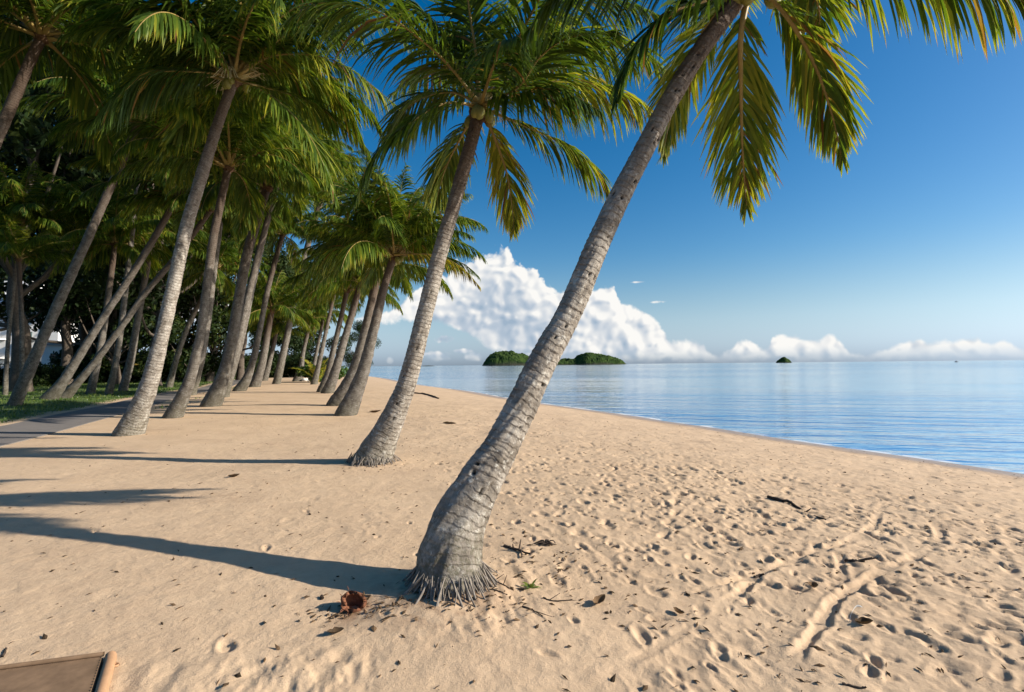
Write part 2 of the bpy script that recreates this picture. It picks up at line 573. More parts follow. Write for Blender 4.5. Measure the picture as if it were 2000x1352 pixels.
def simple(name, col, rough=0.8, var=0.25, scale=8.0, bump=0.3, bdist=0.01, spec=0.2, col2=None):
    mt, nt, b = new_mat(name)
    tc = nt.node('ShaderNodeTexCoord').outputs['Object']
    n = nt.noise(tc, scale, 5, 0.65)
    c2 = col2 or tuple(x * (1 - var) for x in col)
    c = nt.ramp(n, [(0.3, c2), (0.7, col)])
    nt.set(b.inputs['Base Color'], c)
    b.inputs['Roughness'].default_value = rough
    b.inputs['Specular IOR Level'].default_value = spec
    if bump: nt.set(b.inputs['Normal'], nt.bump(n, bump, bdist))
    return mt


M = {}
M['sand'] = sand_material()
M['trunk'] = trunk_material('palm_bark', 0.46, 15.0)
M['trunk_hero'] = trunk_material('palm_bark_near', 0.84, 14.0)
M['frond'] = leaf_material('palm_leaflet', (0.022, 0.052, 0.007), (0.080, 0.130, 0.012), (0.30, 0.29, 0.025), trans=0.45, rough=0.5, spec=0.22)
M['rachis'] = simple('palm_midrib', (0.27, 0.19, 0.055), 0.5, 0.45, 5.0, 0.1, spec=0.3)
M['fibre'] = simple('palm_fibre', (0.14, 0.08, 0.045), 0.95, 0.6, 24.0, 0.8, 0.02)
M['root'] = simple('palm_root', (0.30, 0.26, 0.22), 0.9, 0.8, 9.0, 0.6, 0.008)
M['coconut'] = simple('coconut_skin', (0.20, 0.19, 0.04), 0.5, 0.4, 4.0, 0.1, spec=0.35)
M['flower'] = simple('palm_flower', (0.55, 0.45, 0.24), 0.8, 0.4, 30.0, 0.2)
M['leaf_dark'] = leaf_material('tree_leaf', (0.008, 0.018, 0.005), (0.018, 0.034, 0.007), (0.05, 0.06, 0.010), trans=0.2, rough=0.6, spec=0.15)  # shade of the grove put into the leaf colour as a darker green
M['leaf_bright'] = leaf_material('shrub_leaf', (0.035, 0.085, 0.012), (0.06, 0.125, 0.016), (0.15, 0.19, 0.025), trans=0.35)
M['bark'] = simple('tree_bark', (0.12, 0.095, 0.075), 0.95, 0.5, 9.0, 0.7, 0.03)
M['concrete'] = simple('path_concrete', (0.20, 0.18, 0.165), 0.9, 0.28, 1.8, 0.25, 0.005)
M['debris'] = leaf_material('dry_litter', (0.05, 0.035, 0.022), (0.11, 0.07, 0.04), (0.16, 0.10, 0.055), (0.20, 0.13, 0.08), trans=0.1, rough=0.9, spec=0.1)
M['driftwood'] = simple('driftwood', (0.075, 0.055, 0.042), 0.9, 0.5, 20.0, 0.6, 0.006)
M['husk'] = simple('coconut_husk', (0.26, 0.11, 0.06), 0.95, 0.6, 26.0, 0.9, 0.012)
M['grass'] = leaf_material('lawn_grass', (0.035, 0.075, 0.012), (0.07, 0.125, 0.02), (0.15, 0.17, 0.03), trans=0.3)


# ------------------------------------------------------------------ the ground sheet
def footprints_list():
    """(x, y, along-angle, half length, half width, depth)"""
    rng = np.random.default_rng(5)
    out = []
    shore_ang = math.atan2(ST[1], ST[0])
    for n in range(9500):
        if n < 4200: r = math.sqrt(rng.uniform(1.6 ** 2, 9.0 ** 2))
        else: r = 6.0 * (34 / 6.0) ** rng.random()
        a = rng.uniform(-0.9, 0.95)
        out.append((r * math.sin(a), r * math.cos(a), r))
    xs = np.array([o[0] for o in out]); ys = np.array([o[1] for o in out])
    d = shore_dist(xs, ys)
    w = sstep(d, 0.5, 2.2) * (1 - 0.985 * sstep(d, 10.6, 13.6))
    patch = 0.45 + 0.55 * sstep(fbm(xs * 0.45, ys * 0.45, 77, 2), -0.25, 0.2)
    keep = rng.random(len(xs)) < w * patch
    res = []
    for (x, y, r), k in zip(out, keep):
        if not k: continue
        if rng.random() < 0.55: ang = shore_ang + rng.normal(0, 0.3) + (math.pi if rng.random() < .5 else 0)
        else: ang = rng.uniform(0, math.tau)
        s = rng.uniform(0.35, 0.62) if rng.random() < 0.72 else rng.uniform(0.62, 0.95)
        res.append((x, y, ang, 0.135 * s, 0.06 * s * rng.uniform(0.8, 1.3), rng.uniform(0.010, 0.034) * s ** 0.5))
    return res


def tracks_px():
    return [([(1530, 1318), (1572, 1262), (1612, 1205), (1645, 1162), (1700, 1130), (1775, 1092), (1828, 1068), (1836, 1045), (1818, 1005), (1806, 985)], 0.055, 0.034),
            ([(1390, 1196), (1440, 1162), (1478, 1128), (1497, 1090)], 0.05, 0.028),
            ([(1330, 1150), (1420, 1140), (1500, 1112), (1580, 1080), (1655, 1058), (1706, 1028), (1716, 998), (1745, 965)], 0.055, 0.026),
            ([(1648, 1160), (1642, 1120), (1640, 1080), (1646, 1058)], 0.05, 0.028),
            ([(1150, 1320), (1230, 1290), (1330, 1235), (1420, 1185)], 0.05, 0.014),
            ([(1500, 972), (1540, 985), (1612, 1020)], 0.035, 0.02)]


def build_ground():
    th_f = np.linspace(R(-58), R(58), 760)
    th = np.concatenate([np.linspace(R(-180), R(-58), 90)[:-1], th_f, np.linspace(R(58), R(180), 90)[1:-1]])
    rr = np.concatenate([[0.02, 0.3, 0.7, 1.0], 1.15 * np.exp(np.arange(0, 0.0052 * 760, 0.0052)), ])
    r_last = rr[-1]
    rr = np.concatenate([rr, r_last * np.exp(np.linspace(0.02, math.log(620 / r_last), 130))])
    TH, RR = np.meshgrid(th, rr)
    X = RR * np.sin(TH); Y = RR * np.cos(TH)
    D = shore_dist(X, Y)
    Z = base_height(X, Y, D)
    nearw = 1 - sstep(RR, 30, 60)
    rough = sstep(D, 0.6, 2.5) * (1 - 0.80 * sstep(D, 10.5, 14.5)) * (1 - sstep(D, 18, 21)) * nearw
    Z += rough * (0.022 * fbm(X * 2.3, Y * 2.3, 21, 3) + 0.012 * fbm(X * 8.5, Y * 8.5, 31, 4, 0.6))
    flat = sstep(D, 11, 14) * (1 - sstep(D, 18, 21)) * nearw
    # soft wind ripples and scuffs on the dry flat
    ru = (X * ST[0] + Y * ST[1]); rv = (X * SN[0] + Y * SN[1])
    Z += flat * (0.012 * fbm(ru * 1.4, rv * 0.6, 41, 3) + 0.006 * fbm(X * 9, Y * 9, 43, 3))
    scuff = flat * sstep(fbm(X * 1.1, Y * 1.1, 55, 2), 0.05, 0.35) * (1 - sstep(RR, 4.5, 9))
    Z += scuff * 0.03 * fbm(X * 11 + 3 * Y, Y * 5, 56, 3)
    dth = th_f[1] - th_f[0]; j0 = int(np.searchsorted(th, th_f[0])); lr = np.log(rr)
    def window(x, y, rad):
        r = math.hypot(x, y); a = math.atan2(x, y); da = rad / max(r, 0.5)
        ja = max(j0, j0 + int((a - da - th_f[0]) / dth)); jb = min(j0 + len(th_f), j0 + int((a + da - th_f[0]) / dth) + 2)
        ia = int(np.searchsorted(rr, max(r - rad, 0.05))); ib = int(np.searchsorted(rr, r + rad)) + 1
        return slice(ia, ib), slice(ja, jb)
    for (x, y, ang, hl, hw, dep) in footprints_list():
        si, sj = window(x, y, hl * 2.0)
        dx = X[si, sj] - x; dy = Y[si, sj] - y
        if dx.size == 0: continue
        ca, sa = math.cos(ang), math.sin(ang)
        p = (dx * ca + dy * sa) / hl; q = (-dx * sa + dy * ca) / (hw * (1 + 0.25 * np.clip((dx * ca + dy * sa) / hl, -1, 1)))
        e = np.sqrt(p * p + q * q)
        e = e + 0.35 * fbm(X[si, sj] * 17, Y[si, sj] * 17, 19, 2)
        Z[si, sj] += -dep * (0.75 + 0.35 * np.clip(p, -1, 1)) * (1 - sstep(e, 0.40, 1.05)) + 0.28 * dep * np.exp(-((e - 1.28) / 0.26) ** 2)
    for px, hw, dep in tracks_px():
        pts = np.array([hit(a, b)[:2] for a, b in px]); pts = catmull(pts, len(pts) * 4)
        c = pts.mean(0); rad = np.max(np.linalg.norm(pts - c, axis=1)) + 0.5
        si, sj = window(c[0], c[1], rad)
        xx = X[si, sj]; yy = Y[si, sj]; best = np.full(xx.shape, 1e9)
        for a, b in zip(pts[:-1], pts[1:]):
            ab = b - a; t = np.clip(((xx - a[0]) * ab[0] + (yy - a[1]) * ab[1]) / (ab @ ab + 1e-9), 0, 1)
            best = np.minimum(best, np.hypot(xx - a[0] - t * ab[0], yy - a[1] - t * ab[1]))
        e = best / (hw * 0.75) + 0.7 * fbm(xx * 9, yy * 9, 91, 3)
        fade = sstep(np.hypot(xx - pts[0][0], yy - pts[0][1]), 0.05, 0.5) * sstep(np.hypot(xx - pts[-1][0], yy - pts[-1][1]), 0.05, 0.7) * sstep(fbm(xx * 1.7, yy * 1.7, 95, 2), -0.38, -0.05)
        # scrape the floor of the rut level, push a lip to either side
        k = (1 - sstep(e, 0.5, 1.15)) * fade * 0.85
        sm = base_height(xx, yy, D[si, sj])
        Z[si, sj] = Z[si, sj] * (1 - k) + (sm - 0.55 * dep) * k + fade * 0.22 * dep * np.exp(-((e - 1.45) / 0.33) ** 2)
    wear = np.zeros_like(Z)
    # root mats mound the sand round the near palms
    for (px, py, rad, hgt, wv) in ((868, 1165, 0.55, 0.07, 1.0), (725, 905, 0.6, 0.05, 0.5), (690, 1195, 0.22, -0.02, 1.0), (1500, 1035, 0.3, 0.0, .35), (1340, 1185, 0.2, 0.0, .3), (430, 972, .5, 0, .3)):
        c = hit(px, py)
        q = np.hypot(X - c[0], Y - c[1]) / rad
        Z += hgt * np.exp(-q * q * 1.6)
        wear = np.maximum(wear, wv * np.exp(-q * q * 1.5) * sstep(fbm(X * 14, Y * 14, 63, 3) + 0.2, 0.0, 0.4))
    nr, nc = X.shape
    V = np.stack([X, Y, Z], -1).reshape(-1, 3)
    f = grid_faces(nr, nc, wrap=True)
    me = mesh_np('ground', V, f[:, ::-1], True, [M['sand']], attrs={'d': D.ravel(), 'wear': wear.ravel()})
    o = obj('ground', me)
    tag(o, 'pale sandy beach pocked with footprints, running back to lawn', kind='structure')
    # a height lookup on the finished sheet
    def zat(x, y):
        r = math.hypot(x, y); a = math.atan2(x, y)
        i = int(np.clip(np.searchsorted(rr, r), 1, len(rr) - 1)); j = int(np.clip(np.searchsorted(th, a), 1, len(th) - 1))
        fi = (r - rr[i - 1]) / (rr[i] - rr[i - 1]); fj = (a - th[j - 1]) / (th[j] - th[j - 1])
        fi = min(max(fi, 0), 1); fj = min(max(fj, 0), 1)
        return float((Z[i - 1, j - 1] * (1 - fj) + Z[i - 1, j] * fj) * (1 - fi) + (Z[i, j - 1] * (1 - fj) + Z[i, j] * fj) * fi)
    return zat


ZAT = build_ground()


# ------------------------------------------------------------------ the sea
def build_sea():
    mt, nt, b = new_mat('sea_water')
    out = nt.n['Material Output']
    nt.n.remove(b)
    geo = nt.node('ShaderNodeNewGeometry').outputs['Position']
    dep = nt.attr('dep')                       # metres of water
    # ripples: long low crests lying along the shore
    rot = nt.node('ShaderNodeMapping', vector_type='POINT')
    nt.set(rot.inputs['Vector'], geo)
    rot.inputs['Rotation'].default_value = (0, 0, R(14))
    def stretched(sx, sy):
        return nt.vmath('MULTIPLY', rot.outputs[0], (sx, sy, 1.0))
    calm = nt.noise(stretched(0.008, 0.02), 1.0, 3, 0.5)
    w1 = nt.noise(stretched(0.16, 0.75), 1.0, 4, 0.55, 0.6)
    w2 = nt.noise(stretched(0.9, 3.2), 1.0, 3, 0.55, 0.4)
    w3 = nt.noise(stretched(0.02, 0.07), 1.0, 3, 0.5)
    h = nt.math('ADD', nt.math('MULTIPLY', w1, 0.75), nt.math('MULTIPLY', w2, 0.13))
    h = nt.math('ADD', h, nt.math('MULTIPLY', w3, 2.0))
    h = nt.math('MULTIPLY', h, nt.smooth(calm, 0.35, 0.62, 0.35, 1.0))
    bmp = nt.node('ShaderNodeBump')
    bmp.inputs['Strength'].default_value = 0.85
    bmp.inputs['Distance'].default_value = 0.30
    nt.set(bmp.inputs['Height'], h)
    N = bmp.outputs[0]
    deepc = nt.ramp(nt.math('DIVIDE', dep, 4.0), [(0.0, (0.20, 0.26, 0.24)), (0.06, (0.10, 0.22, 0.27)), (0.25, (0.02, 0.17, 0.30)), (1.0, (0.012, 0.12, 0.27))])
    dif = nt.node('ShaderNodeBsdfDiffuse'); nt.set(dif.inputs[0], deepc)
    tra = nt.node('ShaderNodeBsdfTransparent')
    tra.inputs[0].default_value = (0.86, 0.94, 0.95, 1)
    body = nt.node('ShaderNodeMixShader')
    nt.set(body.inputs[0], nt.smooth(dep, -0.01, 0.34, 0.12, 1.0))
    nt.l.new(tra.outputs[0], body.inputs[1]); nt.l.new(dif.outputs[0], body.inputs[2])
    gl = nt.node('ShaderNodeBsdfGlossy')
    gl.inputs['Roughness'].default_value = 0.07
    gl.inputs[0].default_value = (0.88, 0.95, 1, 1)
    nt.set(gl.inputs['Normal'], N)
    fr = nt.node('ShaderNodeFresnel'); fr.inputs[0].default_value = 1.333
    nt.set(fr.inputs['Normal'], N)
    mx = nt.node('ShaderNodeMixShader')
    nt.set(mx.inputs[0], fr.outputs[0])
    nt.l.new(body.outputs[0], mx.inputs[1]); nt.l.new(gl.outputs[0], mx.inputs[2])
    # the thin lip of foam where it laps the sand
    fn = nt.noise(geo, 5.0, 4, 0.7)
    fo = nt.math('MULTIPLY', nt.smooth(dep, -0.005, 0.004), nt.smooth(nt.math('ADD', dep, nt.math('MULTIPLY', nt.math('SUBTRACT', fn, 0.5), 0.02)), 0.006, 0.034, 1.0, 0.0))
    fd = nt.node('ShaderNodeBsdfDiffuse'); fd.inputs[0].default_value = (0.8, 0.8, 0.78, 1)
    mf = nt.node('ShaderNodeMixShader')
    nt.set(mf.inputs[0], nt.math('MULTIPLY', fo, nt.smooth(nt.noise(geo, 0.9, 3, 0.6), 0.40, 0.62, 0.05, 0.7)))
    nt.l.new(mx.outputs[0], mf.inputs[1]); nt.l.new(fd.outputs[0], mf.inputs[2])
    nt.l.new(mf.outputs[0], out.inputs[0])
    th = np.linspace(R(-180), R(180), 721)[:-1]
    th = np.unique(np.concatenate([th, np.linspace(R(-40), R(60), 500)]))
    rr = np.concatenate([np.exp(np.linspace(math.log(8), math.log(160), 260)), np.exp(np.linspace(math.log(165), math.log(40000), 60))])
    TH, RR = np.meshgrid(th, rr)
    X = RR * np.sin(TH); Y = RR * np.cos(TH)
    D = shore_dist(X, Y)
    nr, nc = X.shape
    Z = np.full(X.shape, SEA)
    f = grid_faces(nr, nc, wrap=True)[:, ::-1]
    keep = (D.ravel()[f] < 1.6).all(1) & ~((RR.ravel()[f] > 500) & (X.ravel()[f] < -0.75 * Y.ravel()[f] - 60)).any(1)
    f = f[keep]
    used = np.unique(f); remap = np.full(nr * nc, -1); remap[used] = np.arange(len(used))
    V = np.stack([X, Y, Z], -1).reshape(-1, 3)[used]
    gz = base_height(X.ravel()[used], Y.ravel()[used], D.ravel()[used])
    me = mesh_np('sea', V, remap[f], True, [mt], attrs={'dep': SEA - gz})
    o = obj('sea', me)
    tag(o, 'calm pale blue sea', kind='structure')


build_sea()


# ------------------------------------------------------------------ footpath along the lawn
def offset_curve(dist, y0, y1, n):
    """points at a given distance inland, by depth"""
    y = np.linspace(y0, y1, n)
    lo = np.full(n, -260.0); hi = np.full(n, 30.0)
    for _ in range(30):
        mid = 0.5 * (lo + hi)
        inland = shore_dist(mid, y) > dist
        lo = np.where(inland, mid, lo); hi = np.where(inland, hi, mid)
    return np.stack([lo, y], -1)


def build_path():
    n = 46
    a = offset_curve(20.6, -12, 100, n); b = offset_curve(22.7, -12, 100, n)
    V = []
    for p, q in zip(a, b):
        zl = max(ground_z(*p), ground_z(*q)) + 0.016
        V += [(p[0], p[1], zl - 0.12), (p[0], p[1], zl), (q[0], q[1], zl), (q[0], q[1], zl - 0.12)]
    f = grid_faces(n, 4)
    me = mesh_np('path', V, f, False, [M['concrete']])
    tag(obj('path', me), 'grey concrete footpath between sand and lawn', kind='structure')


build_path()

# ------------------------------------------------------------------ palm fronds
def sweep(path, radii, sides=6, flat=1.0, up=(0, 0, 1)):
    """tube along a path; returns verts, quads"""
    P = np.asarray(path, float); n = len(P)
    T = norm(np.gradient(P, axis=0))
    up = np.asarray(up, float)
    S = np.cross(T, up)
    bad = np.linalg.norm(S, axis=1) < 1e-3
    S[bad] = np.cross(T[bad], np.array([1.0, 0.13, 0]))
    S = norm(S); U = np.cross(S, T)
    a = np.linspace(0, math.tau, sides, endpoint=False)
    r = np.asarray(radii, float)
    V = P[:, None, :] + r[:, None, None] * (np.cos(a)[None, :, None] * S[:, None, :] + flat * np.sin(a)[None, :, None] * U[:, None, :])
    return V.reshape(-1, 3), grid_faces(n, sides, wrap=True)


def make_frond(path, seed, n_leaf=70, leaf_len=0.75, leaf_w=0.036, droop=1.0, segs=4, yellow=0.2, brown=0.03, base_r=0.032, fold=0.0, start=0.14):
    """rachis (verts, faces) and leaflets (verts, faces, tint) for a frond whose midrib follows 'path'"""
    rng = np.random.default_rng(seed)
    if segs == 4: leaf_len *= 1.15; leaf_w *= 0.86
    P = catmull(path, 60)
    seg = np.linalg.norm(np.diff(P, axis=0), axis=1); s = np.concatenate([[0], np.cumsum(seg)]); L = s[-1]; s = s / L
    T = norm(np.gradient(P, axis=0))
    S = np.cross(T, np.array([0, 0, 1.0]))
    # near-vertical stretches borrow the side vector of their neighbours
    ln = np.linalg.norm(S, axis=1)
    ref = S[np.argmax(ln)]
    if np.max(ln) < 0.15: ref = np.array([1.0, 0.2, 0])
    S = np.where((ln < 0.25)[:, None], ref[None, :], S)
    S = norm(S - T * np.sum(S * T, 1, keepdims=True))
    for i in range(1, len(S)):
        if S[i] @ S[i - 1] < 0: S[i] = -S[i]
    N = np.cross(S, T)
    rad = base_r * (1.0 - 0.93 * s ** 0.75) * np.where(s < 0.1, 1 + 1.2 * (0.1 - s) / 0.1, 1.0) + 0.002
    # rachis
    a = np.linspace(0, math.tau, 6, endpoint=False)
    RV = (P[:, None, :] + rad[:, None, None] * (1.25 * np.cos(a)[None, :, None] * S[:, None, :] + 0.8 * np.sin(a)[None, :, None] * N[:, None, :])).reshape(-1, 3)
    RF = grid_faces(60, 6, wrap=True)
    V = []; Fq = []; tint = []
    g = np.array([0, 0, -1.0])
    widths = np.array([0.45, 1.0, 0.9, 0.62, 0.06]) if segs == 4 else np.array([0.5, 1.0, 0.75, 0.06])
    gaps = [rng.uniform(0.2, 0.95) for _ in range(3)]
    for side in (-1, 1):
        for k in range(n_leaf):
            t = start + (1 - start) * (k + rng.uniform(-0.3, 0.3)) / (n_leaf - 1)
            t = min(max(t, start), 1.0)
            if any(abs(t - gp) < 0.012 for gp in gaps): continue
            fi = t * 59 if False else np.interp(t, s, np.arange(60))
            i = int(min(fi, 58)); fr = fi - i
            p = P[i] * (1 - fr) + P[i + 1] * fr
            Tt, Ss, Nn = T[i], S[i], N[i]
            prof = 0.5 + 0.5 * sstep(t, start, start + 0.22)
            prof *= 1 - 0.72 * sstep(t, 0.55, 1.0)
            ll = leaf_len * prof * rng.uniform(0.88, 1.1)
            ang = R(36 + 32 * t + rng.normal(0, 7))
            lift = (0.30 - 0.25 * t) + rng.normal(0, 0.07)
            D = norm(side * Ss * math.cos(ang) * (1 - fold) + Tt * math.sin(ang) + Nn * lift)
            stiff = droop * rng.uniform(0.6, 1.5)
            W = norm(Tt - D * (Tt @ D))
            tw = rng.normal(0.25 * side, 0.35)
            Bn = np.cross(D, W)
            W = W * math.cos(tw) + Bn * math.sin(tw)
            base = len(V)
            q = p.copy(); st = ll / segs
            br = rng.random() < brown
            tn = 0.9 if br else np.clip(rng.normal(yellow, 0.10), 0.02, 0.75)
            for j in range(segs + 1):
                w = leaf_w * widths[j] * 0.5 * (0.75 + 0.5 * prof)
                Wj = norm(W - D * (W @ D))
                if j < segs:
                    V.append(q - Wj * w); V.append(q + Wj * w)
                    tipd = tn + 0.12 * (j / segs) ** 2
                    tint += [tipd, tipd]
                else:
                    V.append(q); tint.append(min(1.0, tn + 0.22 + (0.25 if rng.random() < 0.3 else 0)))
                D = norm(D + g * stiff * 0.36 * (4.0 / segs))
                q = q + D * st
            for j in range(segs - 1):
                a0 = base + 2 * j
                Fq.append((a0, a0 + 1, a0 + 3, a0 + 2))
            a0 = base + 2 * (segs - 1)
            Fq.append((a0, a0 + 1, a0 + 2, a0 + 2))
    quads = np.array([f for f in Fq if f[2] != f[3]]); tris = np.array([f[:3] for f in Fq if f[2] == f[3]])
    return (RV, RF), (np.array(V), quads, tris, np.array(tint))


def frond_single_mesh(name, fr):
    (RV, RF), (LV, Q, Tr, tint) = fr
    V = np.vstack([RV, LV]); k = len(RV)
    fmat = np.concatenate([np.zeros(len(RF)), np.ones(len(Q)), np.ones(len(Tr))])
    return mesh_np(name, V, [RF, Q + k, Tr + k], True, [M['rachis'], M['frond']], fmat, {'tint': np.concatenate([np.zeros(k), tint])})


def generic_path(e0, L, bend, side, seed):
    rng = np.random.default_rng(seed)
    n = 14; p = np.zeros(3); pts = [p.copy()]
    th = R(e0); az = 0.0
    for i in range(n):
        s = i / n
        th -= R(bend) / n * (0.35 + 1.3 * s) * (0.30 + 0.75 * max(0.0, math.cos(th)))
        th = max(th, R(-86))
        az += side / n
        p = p + L / n * np.array([math.cos(th) * math.cos(az), math.cos(th) * math.sin(az), math.sin(th)])
        pts.append(p.copy())
    return pts


ELEV = [82, 66, 50, 34, 18, 2, -18, -42, -66]
CLASS = {}
for ei, e0 in enumerate(ELEV):
    CLASS[e0] = []
    for k in range(2):
        sd_ = 100 * ei + k
        fr = make_frond(generic_path(e0, 3.5, 66 + 18 * k, (0.35 if k else -0.3), sd_), sd_, 92, 0.98, 0.040, 1.0 + 0.2 * k, 3,
                        yellow=[0.30, 0.26, 0.2, 0.2, 0.22, 0.26, 0.32, 0.42, 0.5][ei], brown=[0, 0, .01, .01, .02, .03, .06, .14, .25][ei], base_r=0.036)
        CLASS[e0].append(frond_single_mesh('frond', fr))
DEAD = [frond_single_mesh('frond', make_frond(generic_path(-55, 3.2, 60, 0.2 * k, 991 + k), 991 + k, 50, 0.7, 0.03, 1.6, 3, yellow=0.82, brown=0.5, base_r=0.03, fold=0.4)) for k in range(2)]


def crown_fibre_mesh(seed, r, h):
    """sheath fibres and cut leaf bases around the growing point"""
    rng = np.random.default_rng(seed)
    n = 14; sides = 12
    V = []
    for i in range(n):
        t = i / (n - 1)
        rad = r * (1.0 + 0.75 * math.sin(math.pi * min(1, t * 1.25)) ** 1.5) * (1 - 0.75 * max(0, t - 0.55) / 0.45)
        for j in range(sides):
            a = math.tau * j / sides
            rr_ = rad * (1 + rng.normal(0, 0.13))
            V.append((rr_ * math.cos(a), rr_ * math.sin(a), h * t + rng.normal(0, 0.01)))
    faces = [grid_faces(n, sides, wrap=True)]
    V = list(V)
    tri = []
    for k in range(34):
        a = rng.uniform(0, math.tau); z = rng.uniform(0, 0.75) * h; l = rng.uniform(0.10, 0.28)
        b = np.array([math.cos(a) * r * 1.25, math.sin(a) * r * 1.25, z]); dr = np.array([math.cos(a) * 0.6, math.sin(a) * 0.6, rng.uniform(-0.9, 1.1)])
        dr /= np.linalg.norm(dr); w = np.array([-math.sin(a), math.cos(a), 0]) * rng.uniform(0.008, 0.03)
        k0 = len(V); V += [tuple(b - w), tuple(b + w), tuple(b + dr * l)]; tri.append((k0, k0 + 1, k0 + 2))
    return mesh_np('leaf_base', V, faces + [np.array(tri)], True, [M['fibre']])


FIBRE = [crown_fibre_mesh(k, 0.13, 0.55) for k in range(3)]


def coconut_mesh():
    V = []; n, s = 9, 10
    for i in range(n):
        t = i / (n - 1); z = math.cos(math.pi * t); r = math.sin(math.pi * t) * (1 + 0.12 * z)
        for j in range(s):
            a = math.tau * j / s; k = 1 + 0.05 * math.cos(3 * a)
            V.append((0.095 * r * k * math.cos(a), 0.095 * r * k * math.sin(a), 0.125 * z))
    return mesh_np('coconut', V, grid_faces(n, s, wrap=True), True, [M['coconut']])


NUT = coconut_mesh()


def flower_mesh(seed):
    rng = np.random.default_rng(seed)
    Vs = []; Fs = []; k = 0
    for i in range(16):
        a = rng.uniform(-0.7, 0.7); l = rng.uniform(0.25, 0.5)
        p = [np.array([0, 0, 0]), np.array([0.5 * l, a * 0.2 * l, 0.25 * l]), np.array([0.9 * l, a * 0.6 * l, 0.1 * l - 0.1 * rng.random()]), np.array([1.05 * l, a * 0.8 * l, -0.15 * l])]
        v, f = sweep(catmull(p, 7), np.linspace(0.009, 0.004, 7), 4)
        Vs.append(v); Fs.append(f + k); k += len(v)
    return mesh_np('flower_stalk', np.vstack(Vs), np.vstack(Fs), True, [M['flower']])


FLOWER = [flower_mesh(k) for k in range(2)]


# ------------------------------------------------------------------ palm trunks
def trunk_mesh(pts, radii, seed, rings, sides, mat, origin, pits=0, ridge=0.012, ringlen=0.085, flare=True):
    rng = np.random.default_rng(seed)
    P = catmull(pts, rings); Rr = np.interp(np.linspace(0, 1, rings), np.linspace(0, 1, len(radii)), radii)
    # smooth the radius profile
    kw_ = max(1, int(rings * 0.014))
    for _ in range(3): Rr = np.convolve(np.pad(Rr, kw_, mode='edge'), np.ones(2 * kw_ + 1) / (2 * kw_ + 1), 'valid')
    T = norm(np.gradient(P, axis=0))
    S = np.empty_like(P); S[0] = norm(np.cross(T[0], [0, 1.0, 0]))
    for i in range(1, rings):
        S[i] = norm(S[i - 1] - T[i] * (S[i - 1] @ T[i]))
    U = np.cross(T, S)
    h = np.concatenate([[0], np.cumsum(np.linalg.norm(np.diff(P, axis=0), axis=1))])
    hf = h / h[-1]
    a = np.linspace(0, math.tau, sides, endpoint=False)
    A, H = np.meshgrid(a, h)
    ca, sa = np.cos(A), np.sin(A)
    def ang_noise(fx, fy, sd_, o=3): return fbm(ca * fx + H * fy + 40, sa * fx - H * fy * 0.7 + 40, sd_, o)
    ph = H / ringlen + 1.3 * ang_noise(1.2, 1.0, seed + 5, 2)
    fr = ph - np.floor(ph)
    w = sstep(hf, 0.06, 0.2)[:, None]
    disp = ridge * (0.5 - fr) * w * (0.5 + 1.2 * np.abs(ang_noise(1.5, 2.5, seed + 9)))
    disp += 0.05 * Rr[:, None] * 2 * ang_noise(2.2, 3.0, seed + 2, 3)
    disp += 0.03 * Rr[:, None] * 2 * ang_noise(6, 8.0, seed + 3, 3)
    pit = np.zeros_like(A)
    for _ in range(pits):
        h0 = rng.uniform(0.12, 0.98) * h[-1]; a0 = rng.uniform(0, math.tau)
        rr0 = np.interp(h0, h, Rr)
        dh = (H - h0) / rng.uniform(0.012, 0.034); da = ((A - a0 + math.pi) % math.tau - math.pi) * rr0 / rng.uniform(0.008, 0.018)
        pit = np.maximum(pit, 1 - sstep(np.sqrt(dh * dh + da * da) + 0.4 * ang_noise(9, 20, seed + 77, 2), 0.55, 1.1))
    disp -= 0.022 * pit
    RR_ = Rr[:, None] + disp
    V = P[:, None, :] + RR_[:, :, None] * (ca[:, :, None] * S[:, None, :] + sa[:, :, None] * U[:, None, :]) - np.asarray(origin)[None, None, :]
    me = mesh_np('trunk', V.reshape(-1, 3), grid_faces(rings, sides, wrap=True), True, [mat],
                 attrs={'h': H.ravel(), 'hf': np.repeat(hf, sides), 'pit': pit.ravel()})
    return me, P


def root_mesh(seed, l=0.26):
    rng = np.random.default_rng(seed)
    p = [np.array([0, 0, 0.0]), np.array([0.06, rng.normal(0, .012), -0.35 * l]), np.array([0.13, rng.normal(0, .02), -0.72 * l]), np.array([0.17 + rng.uniform(-.02, .06), rng.normal(0, .03), -1.1 * l])]
    v, f = sweep(catmull(p, 8), np.array([0.003, 0.006, 0.007, 0.0065, 0.006, 0.0055, 0.005, 0.002]) * rng.uniform(0.6, 1.3), 5)
    return mesh_np('root', v, f, True, [M['root']])


ROOTS = [root_mesh(k, 0.24 + 0.025 * k) for k in range(6)]


